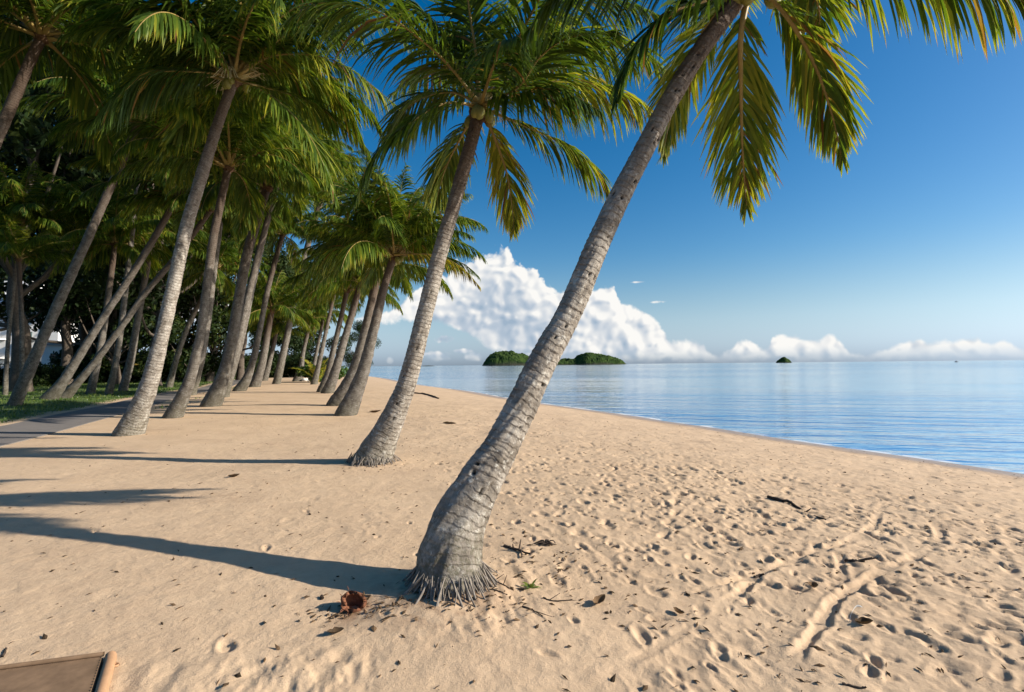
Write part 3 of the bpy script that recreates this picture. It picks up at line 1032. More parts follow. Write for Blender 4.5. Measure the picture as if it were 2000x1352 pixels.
def palm(label, trunk_px, lean=0.0, L=3.5, n=20, seed=0, rings=70, sides=14, mat='trunk', pits=0, ringlen=0.1, ridge=0.012,
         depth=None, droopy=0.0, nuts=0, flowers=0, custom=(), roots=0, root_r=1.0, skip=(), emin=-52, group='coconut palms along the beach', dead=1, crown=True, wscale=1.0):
    """trunk_px: (px, py, width px) from the foot up; depth grows by 'lean' metres to the crown"""
    rng = np.random.default_rng(1000 + seed)
    b = hit(trunk_px[0][0], trunk_px[0][1])
    y0 = (b - CAM) @ fwd if depth is None else depth
    ys = np.array([p[1] for p in trunk_px], float); tt = (ys[0] - ys) / max(ys[0] - ys[-1], 1)
    pts = []; rad = []
    for (px, py, w), t in zip(trunk_px, tt):
        dp = y0 + lean * t
        pts.append(pix_at(px, py, dp)); rad.append(w * 0.5 * dp / F * wscale * math.cos(math.atan((px - 1000) / F)))
    pts = np.array(pts)
    if depth is None:
        pts[0] = b
    else:
        pts[0][2] = ground_z(pts[0][0], pts[0][1])
    # plant the foot a little below the sand
    foot = pts[0] - np.array([0.0, 0.0, 0.12]) - 0.03 * norm(pts[1] - pts[0])
    o = pts[0].copy()
    root = empty('coconut_palm', o)
    tag(root, label, 'palm tree', group)
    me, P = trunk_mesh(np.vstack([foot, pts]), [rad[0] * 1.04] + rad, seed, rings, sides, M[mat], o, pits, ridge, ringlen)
    obj('trunk', me, root)
    top = P[-1] - o
    tdir = norm(P[-1] - P[-4])
    if crown:
        q = Vector(tdir).to_track_quat('Z', 'Y')
        fs = max(0.6, rad[-1] / 0.13 * 0.95)
        obj('leaf_base', FIBRE[seed % 3], root, top - tdir * 0.12, q.to_euler(), fs)
        heart = top + tdir * 0.22 * fs
        n = int(n * 1.25)
        for i in range(n):
            u = (i + 0.5) / n
            e = 84 - (84 - emin) * u ** 0.9 + rng.normal(0, 5)
            az = math.degrees(i * 2.39996 + seed) + rng.normal(0, 8)
            az = az % 360
            if any(lo <= az <= hi and e < emx for lo, hi, emx in skip): continue
            ec = min(ELEV, key=lambda c: abs(c - e))
            mesh = CLASS[ec][int(rng.integers(2))]
            sc = L / 3.5 * rng.uniform(0.88, 1.1) * (0.8 if ec > 75 else 1.0)
            obj('frond', mesh, root, heart - tdir * 0.18 * u, (rng.normal(0, 0.1), 0, R(az)), sc)
        for i in range(dead):
            obj('frond', DEAD[i % 2], root, heart - tdir * 0.22, (0, 0, rng.uniform(0, math.tau)), L / 3.5 * rng.uniform(0.6, 0.85))
        for i in range(nuts):
            a = rng.uniform(0, math.tau)
            obj('coconut', NUT, root, heart + np.array([math.cos(a) * 0.24, math.sin(a) * 0.24, -0.18 - 0.16 * rng.random()]), (rng.uniform(-.5, .5), rng.uniform(-.5, .5), a), rng.uniform(0.8, 1.1))
        for i in range(flowers):
            obj('flower_stalk', FLOWER[i % 2], root, heart, (0, rng.uniform(-0.5, 0.5), rng.uniform(0, math.tau)), rng.uniform(0.9, 1.4) * L / 3.5)
        for ci, (cpts, kw) in enumerate(custom):
            pp = [pix_at(a, b_, c) - o for a, b_, c in cpts]
            pp[0] = 0.7 * heart + 0.3 * pp[0]
            fr = make_frond(pp, 5000 + seed * 37 + ci, **kw)
            (RV, RF), (LV, Q, Tr, tint) = fr
            fo = obj('frond', mesh_np('frond', RV, RF, True, [M['rachis']]), root)
            obj('leaflets', mesh_np('leaflets', LV, [Q, Tr], True, [M['frond']], attrs={'tint': tint}), fo)['kind'] = 'stuff'
    for i in range(roots):
        a = math.tau * (i + rng.uniform(-0.3, 0.3)) / roots
        rr_ = rad[0] * root_r
        zz = 0.13 + rng.uniform(-0.05, 0.07)
        obj('root', ROOTS[i % 6], root, (math.cos(a) * rr_, math.sin(a) * rr_, zz), (0, 0, a + rng.normal(0, 0.38)), (rng.uniform(0.5, 1.7), rng.uniform(0.8, 1.4), rng.uniform(0.8, 1.15)))
    return root


HK = dict(n_leaf=100, segs=4)
# --- the big leaning palm in front
palm('thick grey palm leaning right across the foreground beside its long shadow',
     [(880, 1152, 136), (880, 1092, 130), (899, 1017, 102), (949, 924, 80), (981, 868, 68), (1025, 780, 60), (1064, 700, 55), (1115, 605, 50), (1158, 500, 46),
      (1203, 400, 43), (1254, 300, 40), (1306, 200, 38), (1367, 100, 36), (1440, 0, 36), (1456, -24, 36)],
     lean=1.6, L=3.3, n=13, seed=1, rings=560, sides=72, mat='trunk_hero', pits=70, ringlen=0.06, ridge=0.009, nuts=4, flowers=1, roots=190, root_r=0.96, dead=0, emin=10,
     skip=((-1, 50, 55), (140, 361, 58)),
     custom=[([(1462, -10, 5.30), (1448, 60, 5.35), (1447, 160, 5.60), (1450, 290, 5.95), (1458, 405, 6.25)], dict(leaf_len=0.72, leaf_w=0.034, droop=0.55, yellow=0.33, brown=0.05, **HK)),
             ([(1478, -20, 5.30), (1535, 30, 5.35), (1588, 120, 5.50), (1624, 220, 5.65), (1645, 310, 5.75)], dict(leaf_len=0.66, leaf_w=0.036, droop=0.9, yellow=0.36, brown=0.05, **HK)),
             ([(1490, -40, 5.25), (1630, -84, 5.00), (1780, -76, 4.75), (1920, -42, 4.55), (2080, 20, 4.35)], dict(leaf_len=0.80, leaf_w=0.036, droop=1.4, yellow=0.40, brown=0.05, **HK)),
             ([(1450, -30, 5.25), (1380, 0, 5.05), (1300, 30, 4.85), (1232, 110, 4.75), (1205, 190, 4.70)], dict(leaf_len=0.75, leaf_w=0.036, droop=0.8, yellow=0.10, brown=0.02, **HK)),
             ([(1455, -20, 5.45), (1390, 40, 5.85), (1335, 140, 6.35), (1305, 250, 6.65), (1296, 300, 6.75)], dict(leaf_len=0.6, leaf_w=0.036, droop=0.7, yellow=0.42, brown=0.03, **HK)),
             ([(1475, -30, 5.35), (1560, -50, 5.65), (1600, 20, 6.15), (1590, 110, 6.55)], dict(leaf_len=0.6, leaf_w=0.034, droop=0.9, yellow=0.30, brown=0.03, **HK)),
             ([(1450, -40, 5.25), (1340, -70, 5.05), (1200, -60, 4.95), (1090, -10, 4.95), (1030, 60, 5.05)], dict(leaf_len=0.66, leaf_w=0.036, droop=1.1, yellow=0.12, brown=0.02, **HK))])

# --- second palm, root skirt, full crown in view
D2 = 8.6
palm('leaning palm with splayed root skirt and full crown, second from the camera',
     [(725, 905, 80), (752, 850, 56), (776, 795, 43), (797, 740, 37), (828, 620, 32), (858, 500, 29), (888, 395, 27), (914, 300, 25), (934, 225, 24)],
     lean=0.35, L=3.1, n=9, seed=2, rings=330, sides=44, mat='trunk_hero', pits=36, ringlen=0.075, ridge=0.009, nuts=5, flowers=3, roots=110, root_r=0.96, dead=0, emin=20,
     skip=((-1, 80, 60), (100, 361, 50)),
     custom=[([(935, 205, D2), (880, 132, D2 - .2), (820, 76, D2 - .5), (740, 24, D2 - .8), (630, 6, D2 - 1.1), (560, 40, D2 - 1.3)], dict(leaf_len=1.1, leaf_w=0.04, droop=0.95, yellow=0.18, brown=0.02, **HK)),
             ([(930, 208, D2), (870, 202, D2 - .3), (800, 240, D2 - .6), (735, 300, D2 - .8), (695, 385, D2 - .9)], dict(leaf_len=0.86, leaf_w=0.04, droop=0.95, yellow=0.20, brown=0.02, **HK)),
             ([(936, 195, D2), (930, 110, D2), (918, 30, D2 - .2), (905, -60, D2 - .5), (880, -140, D2 - .9)], dict(leaf_len=0.8, leaf_w=0.04, droop=0.6, yellow=0.18, brown=0.02, **HK)),
             ([(942, 195, D2), (968, 110, D2 + .2), (992, 40, D2 + .3), (1030, -40, D2 + .4), (1090, -100, D2 + .4)], dict(leaf_len=0.8, leaf_w=0.04, droop=0.6, yellow=0.28, brown=0.02, **HK)),
             ([(945, 205, D2), (1010, 172, D2 - .5), (1055, 112, D2 - .9), (1110, 75, D2 - 1.2), (1200, 60, D2 - 1.5)], dict(leaf_len=1.05, leaf_w=0.04, droop=0.75, yellow=0.10, brown=0.02, **HK)),
             ([(945, 212, D2), (1020, 170, D2 + .1), (1110, 160, D2 + .3), (1210, 180, D2 + .5), (1285, 222, D2 + .6)], dict(leaf_len=1.0, leaf_w=0.04, droop=1.3, yellow=0.42, brown=0.10, **HK)),
             ([(945, 220, D2), (1030, 248, D2 + .2), (1100, 282, D2 + .3), (1160, 330, D2 + .4), (1205, 398, D2 + .4)], dict(leaf_len=0.80, leaf_w=0.038, droop=1.05, yellow=0.40, brown=0.05, **HK)),
             ([(945, 225, D2), (966, 270, D2 + .5), (990, 340, D2 + .9), (1002, 420, D2 + 1.1), (1002, 450, D2 + 1.1)], dict(leaf_len=0.8, leaf_w=0.038, droop=0.8, yellow=0.40, brown=0.05, **HK)),
             ([(930, 222, D2), (905, 260, D2 + .7), (870, 330, D2 + 1.3), (850, 400, D2 + 1.6)], dict(leaf_len=0.85, leaf_w=0.038, droop=0.9, yellow=0.28, brown=0.05, **HK)),
             ([(938, 200, D2), (1000, 150, D2 + .9), (1090, 130, D2 + 1.7), (1190, 170, D2 + 2.2), (1250, 240, D2 + 2.4)], dict(leaf_len=0.85, leaf_w=0.038, droop=1.1, yellow=0.34, brown=0.05, **HK)),
             ([(935, 200, D2), (890, 150, D2 + .9), (830, 140, D2 + 1.7), (770, 180, D2 + 2.2)], dict(leaf_len=0.85, leaf_w=0.038, droop=1.0, yellow=0.22, brown=0.05, **HK)),
             ([(945, 205, D2), (1020, 130, D2 + .3), (1120, 80, D2 + .5), (1240, 90, D2 + .7), (1310, 150, D2 + .8)], dict(leaf_len=1.05, leaf_w=0.042, droop=1.2, yellow=0.26, brown=0.05, **HK)),
             ([(945, 200, D2), (1000, 110, D2 + .2), (1080, 30, D2 + .3), (1190, 0, D2 + .4), (1290, 30, D2 + .5)], dict(leaf_len=1.05, leaf_w=0.042, droop=1.1, yellow=0.24, brown=0.03, **HK)),
             ([(945, 208, D2), (1010, 185, D2 - .6), (1090, 175, D2 - 1.0), (1170, 215, D2 - 1.3)], dict(leaf_len=0.9, leaf_w=0.042, droop=1.2, yellow=0.16, brown=0.03, **HK)),
             ([(930, 200, D2), (880, 180, D2 + .4), (810, 200, D2 + .7), (750, 270, D2 + .9)], dict(leaf_len=0.95, leaf_w=0.042, droop=1.1, yellow=0.2, brown=0.03, **HK)),
             ([(935, 195, D2), (890, 100, D2 + .2), (820, 20, D2 + .4), (720, -20, D2 + .5)], dict(leaf_len=1.0, leaf_w=0.042, droop=1.0, yellow=0.2, brown=0.03, **HK)),
             ([(938, 205, D2), (960, 140, D2 - .9), (980, 90, D2 - 1.8), (1010, 70, D2 - 2.6)], dict(leaf_len=0.85, leaf_w=0.038, droop=0.9, yellow=0.12, brown=0.05, **HK))])

P8_FRONDS = [
    ([(458, 158, 12.7), (540, 108, 12.5), (660, 122, 12.4), (790, 218, 12.4)], dict(leaf_len=1.25, leaf_w=0.046, droop=1.3, yellow=0.30, brown=0.05, **HK)),
    ([(458, 165, 12.7), (540, 195, 12.3), (610, 275, 12.0), (655, 385, 11.9)], dict(leaf_len=1.15, leaf_w=0.046, droop=0.9, yellow=0.25, brown=0.03, **HK)),
    ([(455, 155, 12.7), (395, 75, 12.5), (290, 18, 12.2), (140, 50, 12.0)], dict(leaf_len=1.2, leaf_w=0.046, droop=1.1, yellow=0.12, brown=0.02, **HK)),
    ([(450, 162, 12.7), (380, 140, 12.3), (280, 150, 12.0), (180, 240, 11.8)], dict(leaf_len=1.2, leaf_w=0.046, droop=1.1, yellow=0.10, brown=0.02, **HK)),
    ([(460, 150, 12.7), (520, 60, 12.6), (610, 5, 12.5), (740, 30, 12.4), (800, 90, 12.4)], dict(leaf_len=1.2, leaf_w=0.046, droop=1.1, yellow=0.2, brown=0.02, **HK)),
    ([(455, 150, 12.7), (430, 60, 12.5), (380, -30, 12.3), (300, -80, 12.0)], dict(leaf_len=1.2, leaf_w=0.046, droop=0.8, yellow=0.14, brown=0.02, **HK)),
    ([(462, 160, 12.7), (560, 130, 13.6), (660, 190, 14.4), (720, 300, 14.8)], dict(leaf_len=1.2, leaf_w=0.046, droop=1.2, yellow=0.32, brown=0.05, **HK))]
# --- the rest: (label, trunk, kwargs)
orange_frond = [([(772, 505, 17.2), (815, 496, 17.3), (862, 502, 17.4), (905, 525, 17.5), (937, 560, 17.5)], dict(n_leaf=70, segs=3, leaf_len=0.75, leaf_w=0.045, droop=2.0, yellow=0.84, brown=0.15, fold=0.5))]
rest = [
    ('seaward palm of the close trunk pair, with an orange dying frond',
     [(676, 811, 46), (694, 768, 33), (711, 720, 25), (726, 660, 20), (738, 610, 18), (752, 555, 16), (768, 505, 14)], dict(lean=0.6, L=3.7, n=28, emin=16, dead=0, seed=3, rings=150, sides=20, flowers=3, nuts=5, custom=orange_frond)),
    ('landward palm of the close pair of trunks, curving up behind the orange-fronded one',
     [(657, 792, 38), (676, 758, 29), (694, 718, 22), (711, 655, 18), (726, 590, 16), (741, 525, 14)], dict(lean=0.5, L=4.0, n=28, emin=14, dead=0, seed=4, rings=130, sides=18, flowers=2, nuts=3)),
    ('slender palm with twisted foot, nearest of the thin cluster in the middle distance',
     [(640, 768, 27), (652, 735, 19), (668, 680, 15), (684, 625, 13), (704, 555, 12)], dict(lean=0.5, L=4.4, n=22, emin=6, dead=0, seed=5, flowers=2)),
    ('thin pale palm just left of the twisted-foot one in the cluster',
     [(627, 766, 19), (640, 730, 13), (652, 680, 11), (664, 630, 10), (677, 570, 9)], dict(lean=0.5, L=4.2, n=20, emin=6, dead=0, seed=6, flowers=1)),
    ('thin upright palm beside the yellow-green young palm',
     [(613, 751, 15), (622, 715, 10), (634, 660, 8), (646, 605, 7), (656, 560, 7)], dict(lean=0.5, L=4.6, n=20, emin=4, dead=0, seed=7)),
    ('farthest thin palm of the seaward row, stem white in the sun',
     [(607, 744, 11), (616, 700, 7), (626, 650, 6), (634, 610, 6)], dict(lean=0.5, L=5.0, n=18, emin=4, dead=0, seed=8)),
    ('big ringed palm at the sand edge by the footpath with a tall dark crown',
     [(252, 849, 66), (272, 800, 46), (292, 748, 37), (318, 650, 29), (343, 540, 28), (368, 430, 26), (398, 330, 24), (428, 235, 21), (456, 160, 19)],
     dict(custom=P8_FRONDS, lean=0.3, L=4.2, n=24, emin=18, dead=0, seed=9, rings=260, sides=32, flowers=3, nuts=4, mat='trunk_hero', ridge=0.02, ringlen=0.11)),
    ('smooth pale palm next to the grass patch, behind the big ringed one',
     [(337, 816, 42), (357, 775, 29), (374, 730, 23), (392, 650, 18), (404, 560, 18), (416, 470, 17), (432, 390, 16), (446, 330, 15)],
     dict(lean=0.4, L=4.2, n=24, emin=14, dead=0, seed=10, rings=180, sides=24)),
    ('broad grey palm doubled by a thinner one leaning on it, landward row',
     [(412, 794, 44), (430, 750, 30), (446, 700, 25), (462, 610, 21), (482, 500, 20), (502, 430, 18), (520, 370, 16)],
     dict(lean=0.3, L=4.4, n=24, emin=14, dead=0, seed=11, rings=150, sides=22)),
    ('thinner palm hugging the seaward side of the broad grey palm',
     [(437, 776, 24), (452, 720, 17), (467, 660, 14), (482, 590, 14), (500, 515, 13), (520, 440, 12), (541, 360, 11)],
     dict(lean=0.3, L=4.6, n=24, emin=8, dead=0, seed=12, rings=130, sides=18, flowers=3, nuts=3)),
    ('slim sunlit palm with yellowish foot, third back in the landward row',
     [(468, 764, 28), (484, 735, 17), (498, 690, 13), (510, 630, 11), (522, 570, 11), (536, 515, 10), (552, 460, 9)],
     dict(lean=0.4, L=4.4, n=22, emin=0, dead=0, seed=13, flowers=2)),
    ('short palm under overhanging fronds, left of the far sandy clearing',
     [(497, 756, 25), (508, 725, 17), (516, 690, 15), (523, 650, 13), (530, 610, 12)], dict(lean=0.3, L=4.6, n=22, emin=0, dead=0, seed=14)),
    ('far palm with forked-looking double foot at the edge of the clearing',
     [(516, 744, 16), (524, 715, 11), (533, 680, 9), (541, 640, 8)], dict(lean=0.3, L=5.0, n=20, emin=0, dead=0, seed=15)),
    ('far leaning palm with flared foot alone in the middle of the clearing',
     [(581, 745, 22), (588, 720, 11), (592, 690, 8), (600, 655, 7), (606, 625, 6)], dict(lean=0.3, L=4.4, n=18, emin=0, dead=0, seed=16)),
    ('tall dim palm leaning right at the lawn edge in front of the white building',
     [(28, 792, 32), (52, 735, 27), (80, 670, 24), (124, 570, 22), (165, 480, 20), (205, 390, 18), (245, 300, 16), (268, 245, 15)],
     dict(lean=0.5, L=4.8, n=26, emin=8, dead=0, seed=17, rings=160, sides=22)),
    ('left of two strongly leaning palms with mossy feet on the lawn',
     [(95, 781, 38), (120, 750, 25), (152, 700, 19), (202, 620, 16), (258, 535, 15), (310, 450, 14), (352, 372, 13)],
     dict(lean=0.6, L=4.8, n=24, emin=8, dead=0, seed=18, rings=140, sides=20)),
    ('lower of two strongly leaning palms with mossy feet on the lawn',
     [(124, 778, 32), (148, 752, 20), (186, 706, 16), (236, 640, 14), (288, 568, 13), (345, 500, 12), (412, 410, 11)],
     dict(lean=0.6, L=4.6, n=24, emin=8, dead=0, seed=19, rings=140, sides=20)),
    ('short dark palm in front of the white building with a low crown',
     [(44, 775, 13), (43, 710, 10), (43, 640, 10), (40, 570, 10), (36, 508, 10)], dict(lean=0.2, L=3.2, n=18, seed=20, emin=26, dead=0)),
    ('dark shaded palm trunk rising behind the two leaning lawn palms',
     [(176, 769, 20), (190, 710, 15), (203, 640, 14), (214, 560, 13), (224, 480, 12)], dict(lean=0.4, L=5.2, n=22, emin=8, dead=0, seed=21)),
    ('dark shaded palm on the lawn left of the big ringed palm',
     [(240, 764, 20), (256, 700, 16), (268, 630, 14), (282, 550, 13), (298, 470, 12)], dict(lean=0.4, L=5.2, n=22, emin=8, dead=0, seed=22)),
    ('slanting dim palm between the ringed palm and the smooth pale palm',
     [(330, 757, 16), (342, 710, 12), (362, 650, 11), (390, 590, 10), (422, 530, 9)], dict(lean=0.4, L=5.0, n=20, emin=8, dead=0, seed=23)),
    ('dark upright palm at the far left edge beside the building',
     [(10, 772, 13), (13, 710, 10), (18, 640, 9), (27, 560, 9), (40, 440, 9)], dict(lean=0.3, L=4.6, n=20, seed=24, emin=18, dead=0)),
    ('palm rooted out past the left edge whose fronds fill the top-left corner',
     [(-190, 842, 50), (-150, 700, 40), (-95, 520, 34), (-30, 330, 28), (50, 140, 24), (80, 75, 22)], dict(lean=0.2, L=4.6, n=26, emin=0, dead=0, seed=25, rings=120, sides=18)),
    ('dim palm on the lawn with its crown high behind the ringed palm',
     [(212, 770, 18), (228, 700, 13), (246, 560, 12), (262, 420, 11), (276, 290, 10), (286, 170, 10)], dict(lean=1.0, L=5.0, n=26, emin=10, dead=0, seed=26)),
    ('palm half hidden behind the trunk of the smooth pale palm',
     [(372, 772, 24), (392, 700, 18), (408, 600, 16), (424, 470, 15), (446, 330, 14), (470, 210, 13)], dict(lean=0.8, L=5.0, n=26, emin=12, dead=0, seed=27)),
    ('tall palm behind the broad grey double palm, crown in the upper canopy',
     [(440, 762, 22), (470, 660, 17), (500, 520, 15), (540, 360, 14), (580, 230, 13)], dict(lean=1.0, L=5.0, n=26, emin=6, dead=0, seed=28)),
    ('tall palm in mid canopy above the sandy clearing',
     [(540, 750, 18), (560, 660, 13), (585, 540, 12), (618, 420, 11), (640, 350, 11)], dict(lean=1.0, L=5.4, n=26, emin=0, dead=0, seed=29)),
]
for label, tr, kw in rest:
    palm(label, tr, **kw)

# ------------------------------------------------------------------ broadleaf trees and shrubs
def leaf_cloud(rng, centres, radii, n, size, flat=0.8, droop=0.0):
    """n small pointed leaves through the shells of several clumps"""
    centres = np.asarray(centres, float); radii = np.asarray(radii, float)
    pick = rng.choice(len(centres), n, p=radii ** 2 / np.sum(radii ** 2))
    dirs = norm(rng.normal(size=(n, 3)))
    rr_ = radii[pick] * (0.45 + 0.6 * rng.random(n) ** 0.6)
    p = centres[pick] + dirs * rr_[:, None] * np.array([1, 1, flat])
    nrm = norm(dirs + 0.8 * rng.normal(size=(n, 3)))
    a = norm(np.cross(nrm, rng.normal(size=(n, 3))) + np.array([0, 0, -droop])); b = np.cross(nrm, a)
    s = size * rng.uniform(0.6, 1.3, n)[:, None]
    V = np.stack([p - a * s, p + b * s * 0.42 + a * s * 0.1, p + a * s, p - b * s * 0.42 + a * s * 0.1], 1).reshape(-1, 3)
    q = np.arange(4 * n).reshape(-1, 4)
    tint = np.repeat(np.clip(rng.normal(0.25, 0.14, n), 0, 0.65), 4)
    return V, q, tint


def tree_meshes(seed, H, crown_r, base, n_leaf, size, mat, droop=0.0):
    """trunk with limbs, and a clumped crown between heights 'base' and H"""
    rng = np.random.default_rng(seed)
    Vs = []; Fs = []; k = 0
    tr = catmull([np.array([0, 0, -0.4]), np.array([0.05 * H * rng.normal() * .3, 0, base * .5]), np.array([0.3 * rng.normal(), 0.3 * rng.normal(), base]), np.array([0.4 * rng.normal(), .4 * rng.normal(), H * 0.85])], 16)
    v, f = sweep(tr, np.interp(np.linspace(0, 1, 16), [0, .1, .6, 1], [H * .034, H * .022, H * .016, H * .004]), 8, up=(0.2, 1, 0)); Vs.append(v); Fs.append(f); k += len(v)
    cs = []; rs = []
    for i in range(16):
        z = base + (H - base) * rng.uniform(0.05, 1.0); t = (z - base) / (H - base)
        env = crown_r * math.sin(math.pi * min(1, 0.22 + 0.78 * t)) ** 0.7
        a = i * 2.4 + rng.normal(0, .4); rad = env * rng.uniform(0.3, 1.0)
        c = np.array([math.cos(a) * rad, math.sin(a) * rad, z])
        cs.append(c); rs.append(crown_r * rng.uniform(0.26, 0.46))
        st = tr[int(np.clip(6 + 8 * t, 5, 14))]
        lv, lf = sweep(catmull([st, 0.5 * (st + c) + np.array([0, 0, -0.06 * H]), c], 7), np.linspace(H * .007, H * .002, 7), 5)
        Vs.append(lv); Fs.append(lf + k); k += len(lv)
    tm = mesh_np('trunk', np.vstack(Vs), np.vstack(Fs), True, [M['bark']])
    V, q, tint = leaf_cloud(rng, cs, rs, n_leaf, size, 0.75, droop)
    cm = mesh_np('crown', V, q, False, [mat], attrs={'tint': tint})
    return tm, cm


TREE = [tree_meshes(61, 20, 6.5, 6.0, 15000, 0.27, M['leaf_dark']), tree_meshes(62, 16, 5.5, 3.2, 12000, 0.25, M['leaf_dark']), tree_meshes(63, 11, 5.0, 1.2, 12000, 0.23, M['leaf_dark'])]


def tree(label, px, depth, kind, scale, rot, name='forest_tree', group='dark trees behind the palms', sink=0.0):
    x = pix_at(px, 713, depth)
    z = ground_z(x[0], x[1]) - sink
    r = empty(name, (x[0], x[1], z), (0, 0, rot))
    tag(r, label, 'tree', group)
    tm, cm = TREE[kind]
    obj('trunk', tm, r, scale=scale); obj('crown', cm, r, scale=scale)


forest = [
    ('tall dark broadleaf tree behind the low-crowned palm at far left', -70, 44, 0, 1.35, 0.3),
    ('tall dark tree above the white building roof', 70, 112, 0, 1.3, 1.2),
    ('tall dark tree rising behind the two leaning lawn palms', 170, 58, 0, 1.2, 2.2),
    ('dark tree filling the gap left of the big ringed palm', 232, 52, 1, 1.15, 0.7),
    ('dark tree directly behind the big ringed palm', 330, 64, 0, 1.2, 3.3),
    ('dark tree behind the smooth pale palm', 408, 60, 1, 1.3, 4.1),
    ('dark tree behind the broad grey double palm', 470, 66, 0, 1.1, 5.0),
    ('dense low tree closing the far end of the clearing, left half', 508, 84, 2, 1.0, 1.1),
    ('dense low tree closing the far end of the clearing, middle', 556, 88, 2, 1.05, 2.6),
    ('dense low tree closing the far end of the clearing behind the young palm', 604, 90, 2, 1.0, 3.9),
    ('broad dark tree low behind the lawn shrubs beside the second house', 190, 66, 2, 1.15, 4.6),
    ('broad dark tree low behind the lawn shrubs, left of the slanting dim palm', 285, 60, 2, 1.1, 0.2),
    ('broad dark tree low behind the lawn shrubs under the smooth pale palm', 375, 58, 2, 1.05, 1.9),
    ('tall dark tree above the canopy gap left of the lawn palms', 0, 115, 0, 1.6, 5.3),
    ('tall dark tree in upper canopy beyond the tall dim palm', 250, 80, 0, 1.5, 0.9),
    ('tall dark tree showing between the left lawn palm and the white building', 128, 50, 0, 1.15, 3.0),
    ('tall dark tree closing the canopy behind the ringed palm crown', 300, 46, 0, 1.25, 4.4),
    ('tall dark tree in the top-left corner behind hanging fronds', 40, 36, 0, 1.3, 2.4),
    ('tall dark tree in upper canopy beyond the slim sunlit palm', 560, 96, 0, 1.05, 2.0),
]
for f_ in forest: tree(*f_)

# feathery she-oak hanging over the beach beyond the thin palms
she = tree_meshes(71, 12.5, 4.6, 2.0, 12000, 0.16, M['leaf_dark'], droop=0.6)
c = hit(700, 733)
r_ = empty('she_oak_tree', c); tag(r_, 'feathery dark green tree overhanging the far beach beyond the palm pair', 'tree')
obj('trunk', she[0], r_); obj('crown', she[1], r_)


def shrub_mesh(seed, mat, w=1.5, h=1.7, n=2600, size=0.12):
    rng = np.random.default_rng(seed)
    cs = [(rng.uniform(-.6, .6) * w, rng.uniform(-.6, .6) * w, rng.uniform(0.2, 0.8) * h) for _ in range(9)]
    V, q, t = leaf_cloud(rng, cs, rng.uniform(.35, .6, 9) * w, n, size, 0.85)
    V = V[: ]
    V[:, 2] = np.maximum(V[:, 2], 0.01)
    fm = mesh_np('foliage', V, q, False, [mat], attrs={'tint': t})
    Vs = []; Fs = []; k = 0
    for c_ in cs:
        v, f = sweep(catmull([np.array([0.1 * c_[0], 0.1 * c_[1], -.15]), np.array([.5 * c_[0], .5 * c_[1], .35 * c_[2]]), np.array(c_)], 6), np.linspace(.03, .008, 6), 5)
        Vs.append(v); Fs.append(f + k); k += len(v)
    return fm, mesh_np('stem', np.vstack(Vs), np.vstack(Fs), True, [M['bark']])


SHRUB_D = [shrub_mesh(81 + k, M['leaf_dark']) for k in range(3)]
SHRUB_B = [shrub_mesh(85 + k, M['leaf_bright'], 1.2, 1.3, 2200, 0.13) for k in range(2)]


def shrub(label, x, y, scale, meshes, rot, group=None):
    r = empty('shrub', (x, y, ground_z(x, y)), (0, 0, rot))
    tag(r, label, 'shrub', group)
    obj('foliage', meshes[0], r, scale=scale); obj('stem', meshes[1], r, scale=scale)


hedge_px = [(-15, 'at the far left edge below the white building'), (28, 'below the building, behind the low-crowned palm'), (70, 'below the building balconies'), (112, 'in front of the second low house'),
            (158, 'right of the second low house'), (205, 'behind the shaded palm on the lawn'), (250, 'left of the big ringed palm foot'), (300, 'right behind the big ringed palm'),
            (345, 'behind the slanting dim palm'), (388, 'just right of the smooth pale palm'), (430, 'behind the broad grey double palm'), (472, 'behind the slim sunlit palm')]
for i, (px, wh) in enumerate(hedge_px):
    dp = 42 + 3.0 * i if i > 3 else 44 + i
    p = pix_at(px, 713, dp)
    shrub('dark hedge shrub ' + wh, p[0], p[1], (1.0 + 0.1 * (i % 3)) if i < 4 else (1.45 + 0.15 * (i % 3) + 0.02 * i), SHRUB_D[i % 3], i * 1.3, 'dark hedge shrubs behind the lawn')
far_px = [(500, 82, 'left of the far clearing'), (528, 80, 'at the back of the far clearing, left'), (552, 82, 'at the back of the far clearing, centre'), (572, 84, 'behind the lone far palm'), (600, 80, 'behind the young palm')]
for i, (px, dp, wh) in enumerate(far_px):
    p = pix_at(px, 713, dp)
    shrub('dark bush ' + wh, p[0], p[1], 2.0, SHRUB_D[(i + 1) % 3], i * 2.1, 'dark bushes closing the clearing')
p = hit(661, 741); shrub('bright green shrub on the sand between thin palms and palm pair', p[0], p[1], 1.25, SHRUB_B[0], 0.4)
p = hit(606, 747); shrub('glossy green shrub at the foot of the young palm', p[0], p[1], 1.3, SHRUB_B[1], 1.4)

# young palm, no stem yet: broad yellow-green fronds straight from the ground
p = hit(621, 747)
r_ = empty('young_palm', p); tag(r_, 'yellow-green young palm with broad upright fronds among thin trunks', 'palm tree')
for k in range(8):
    e0 = [78, 70, 62, 55, 50, 66, 46, 58][k]
    fr = make_frond(generic_path(e0, 3.4, 62, 0.2, 700 + k), 700 + k, 34, 0.62, 0.085, 0.35, 3, yellow=0.52, brown=0.0, base_r=0.04)
    obj('frond', frond_single_mesh('frond', fr), r_, (0, 0, 0.0), (0, 0, 0.4 + k * 2.4), 1.0)

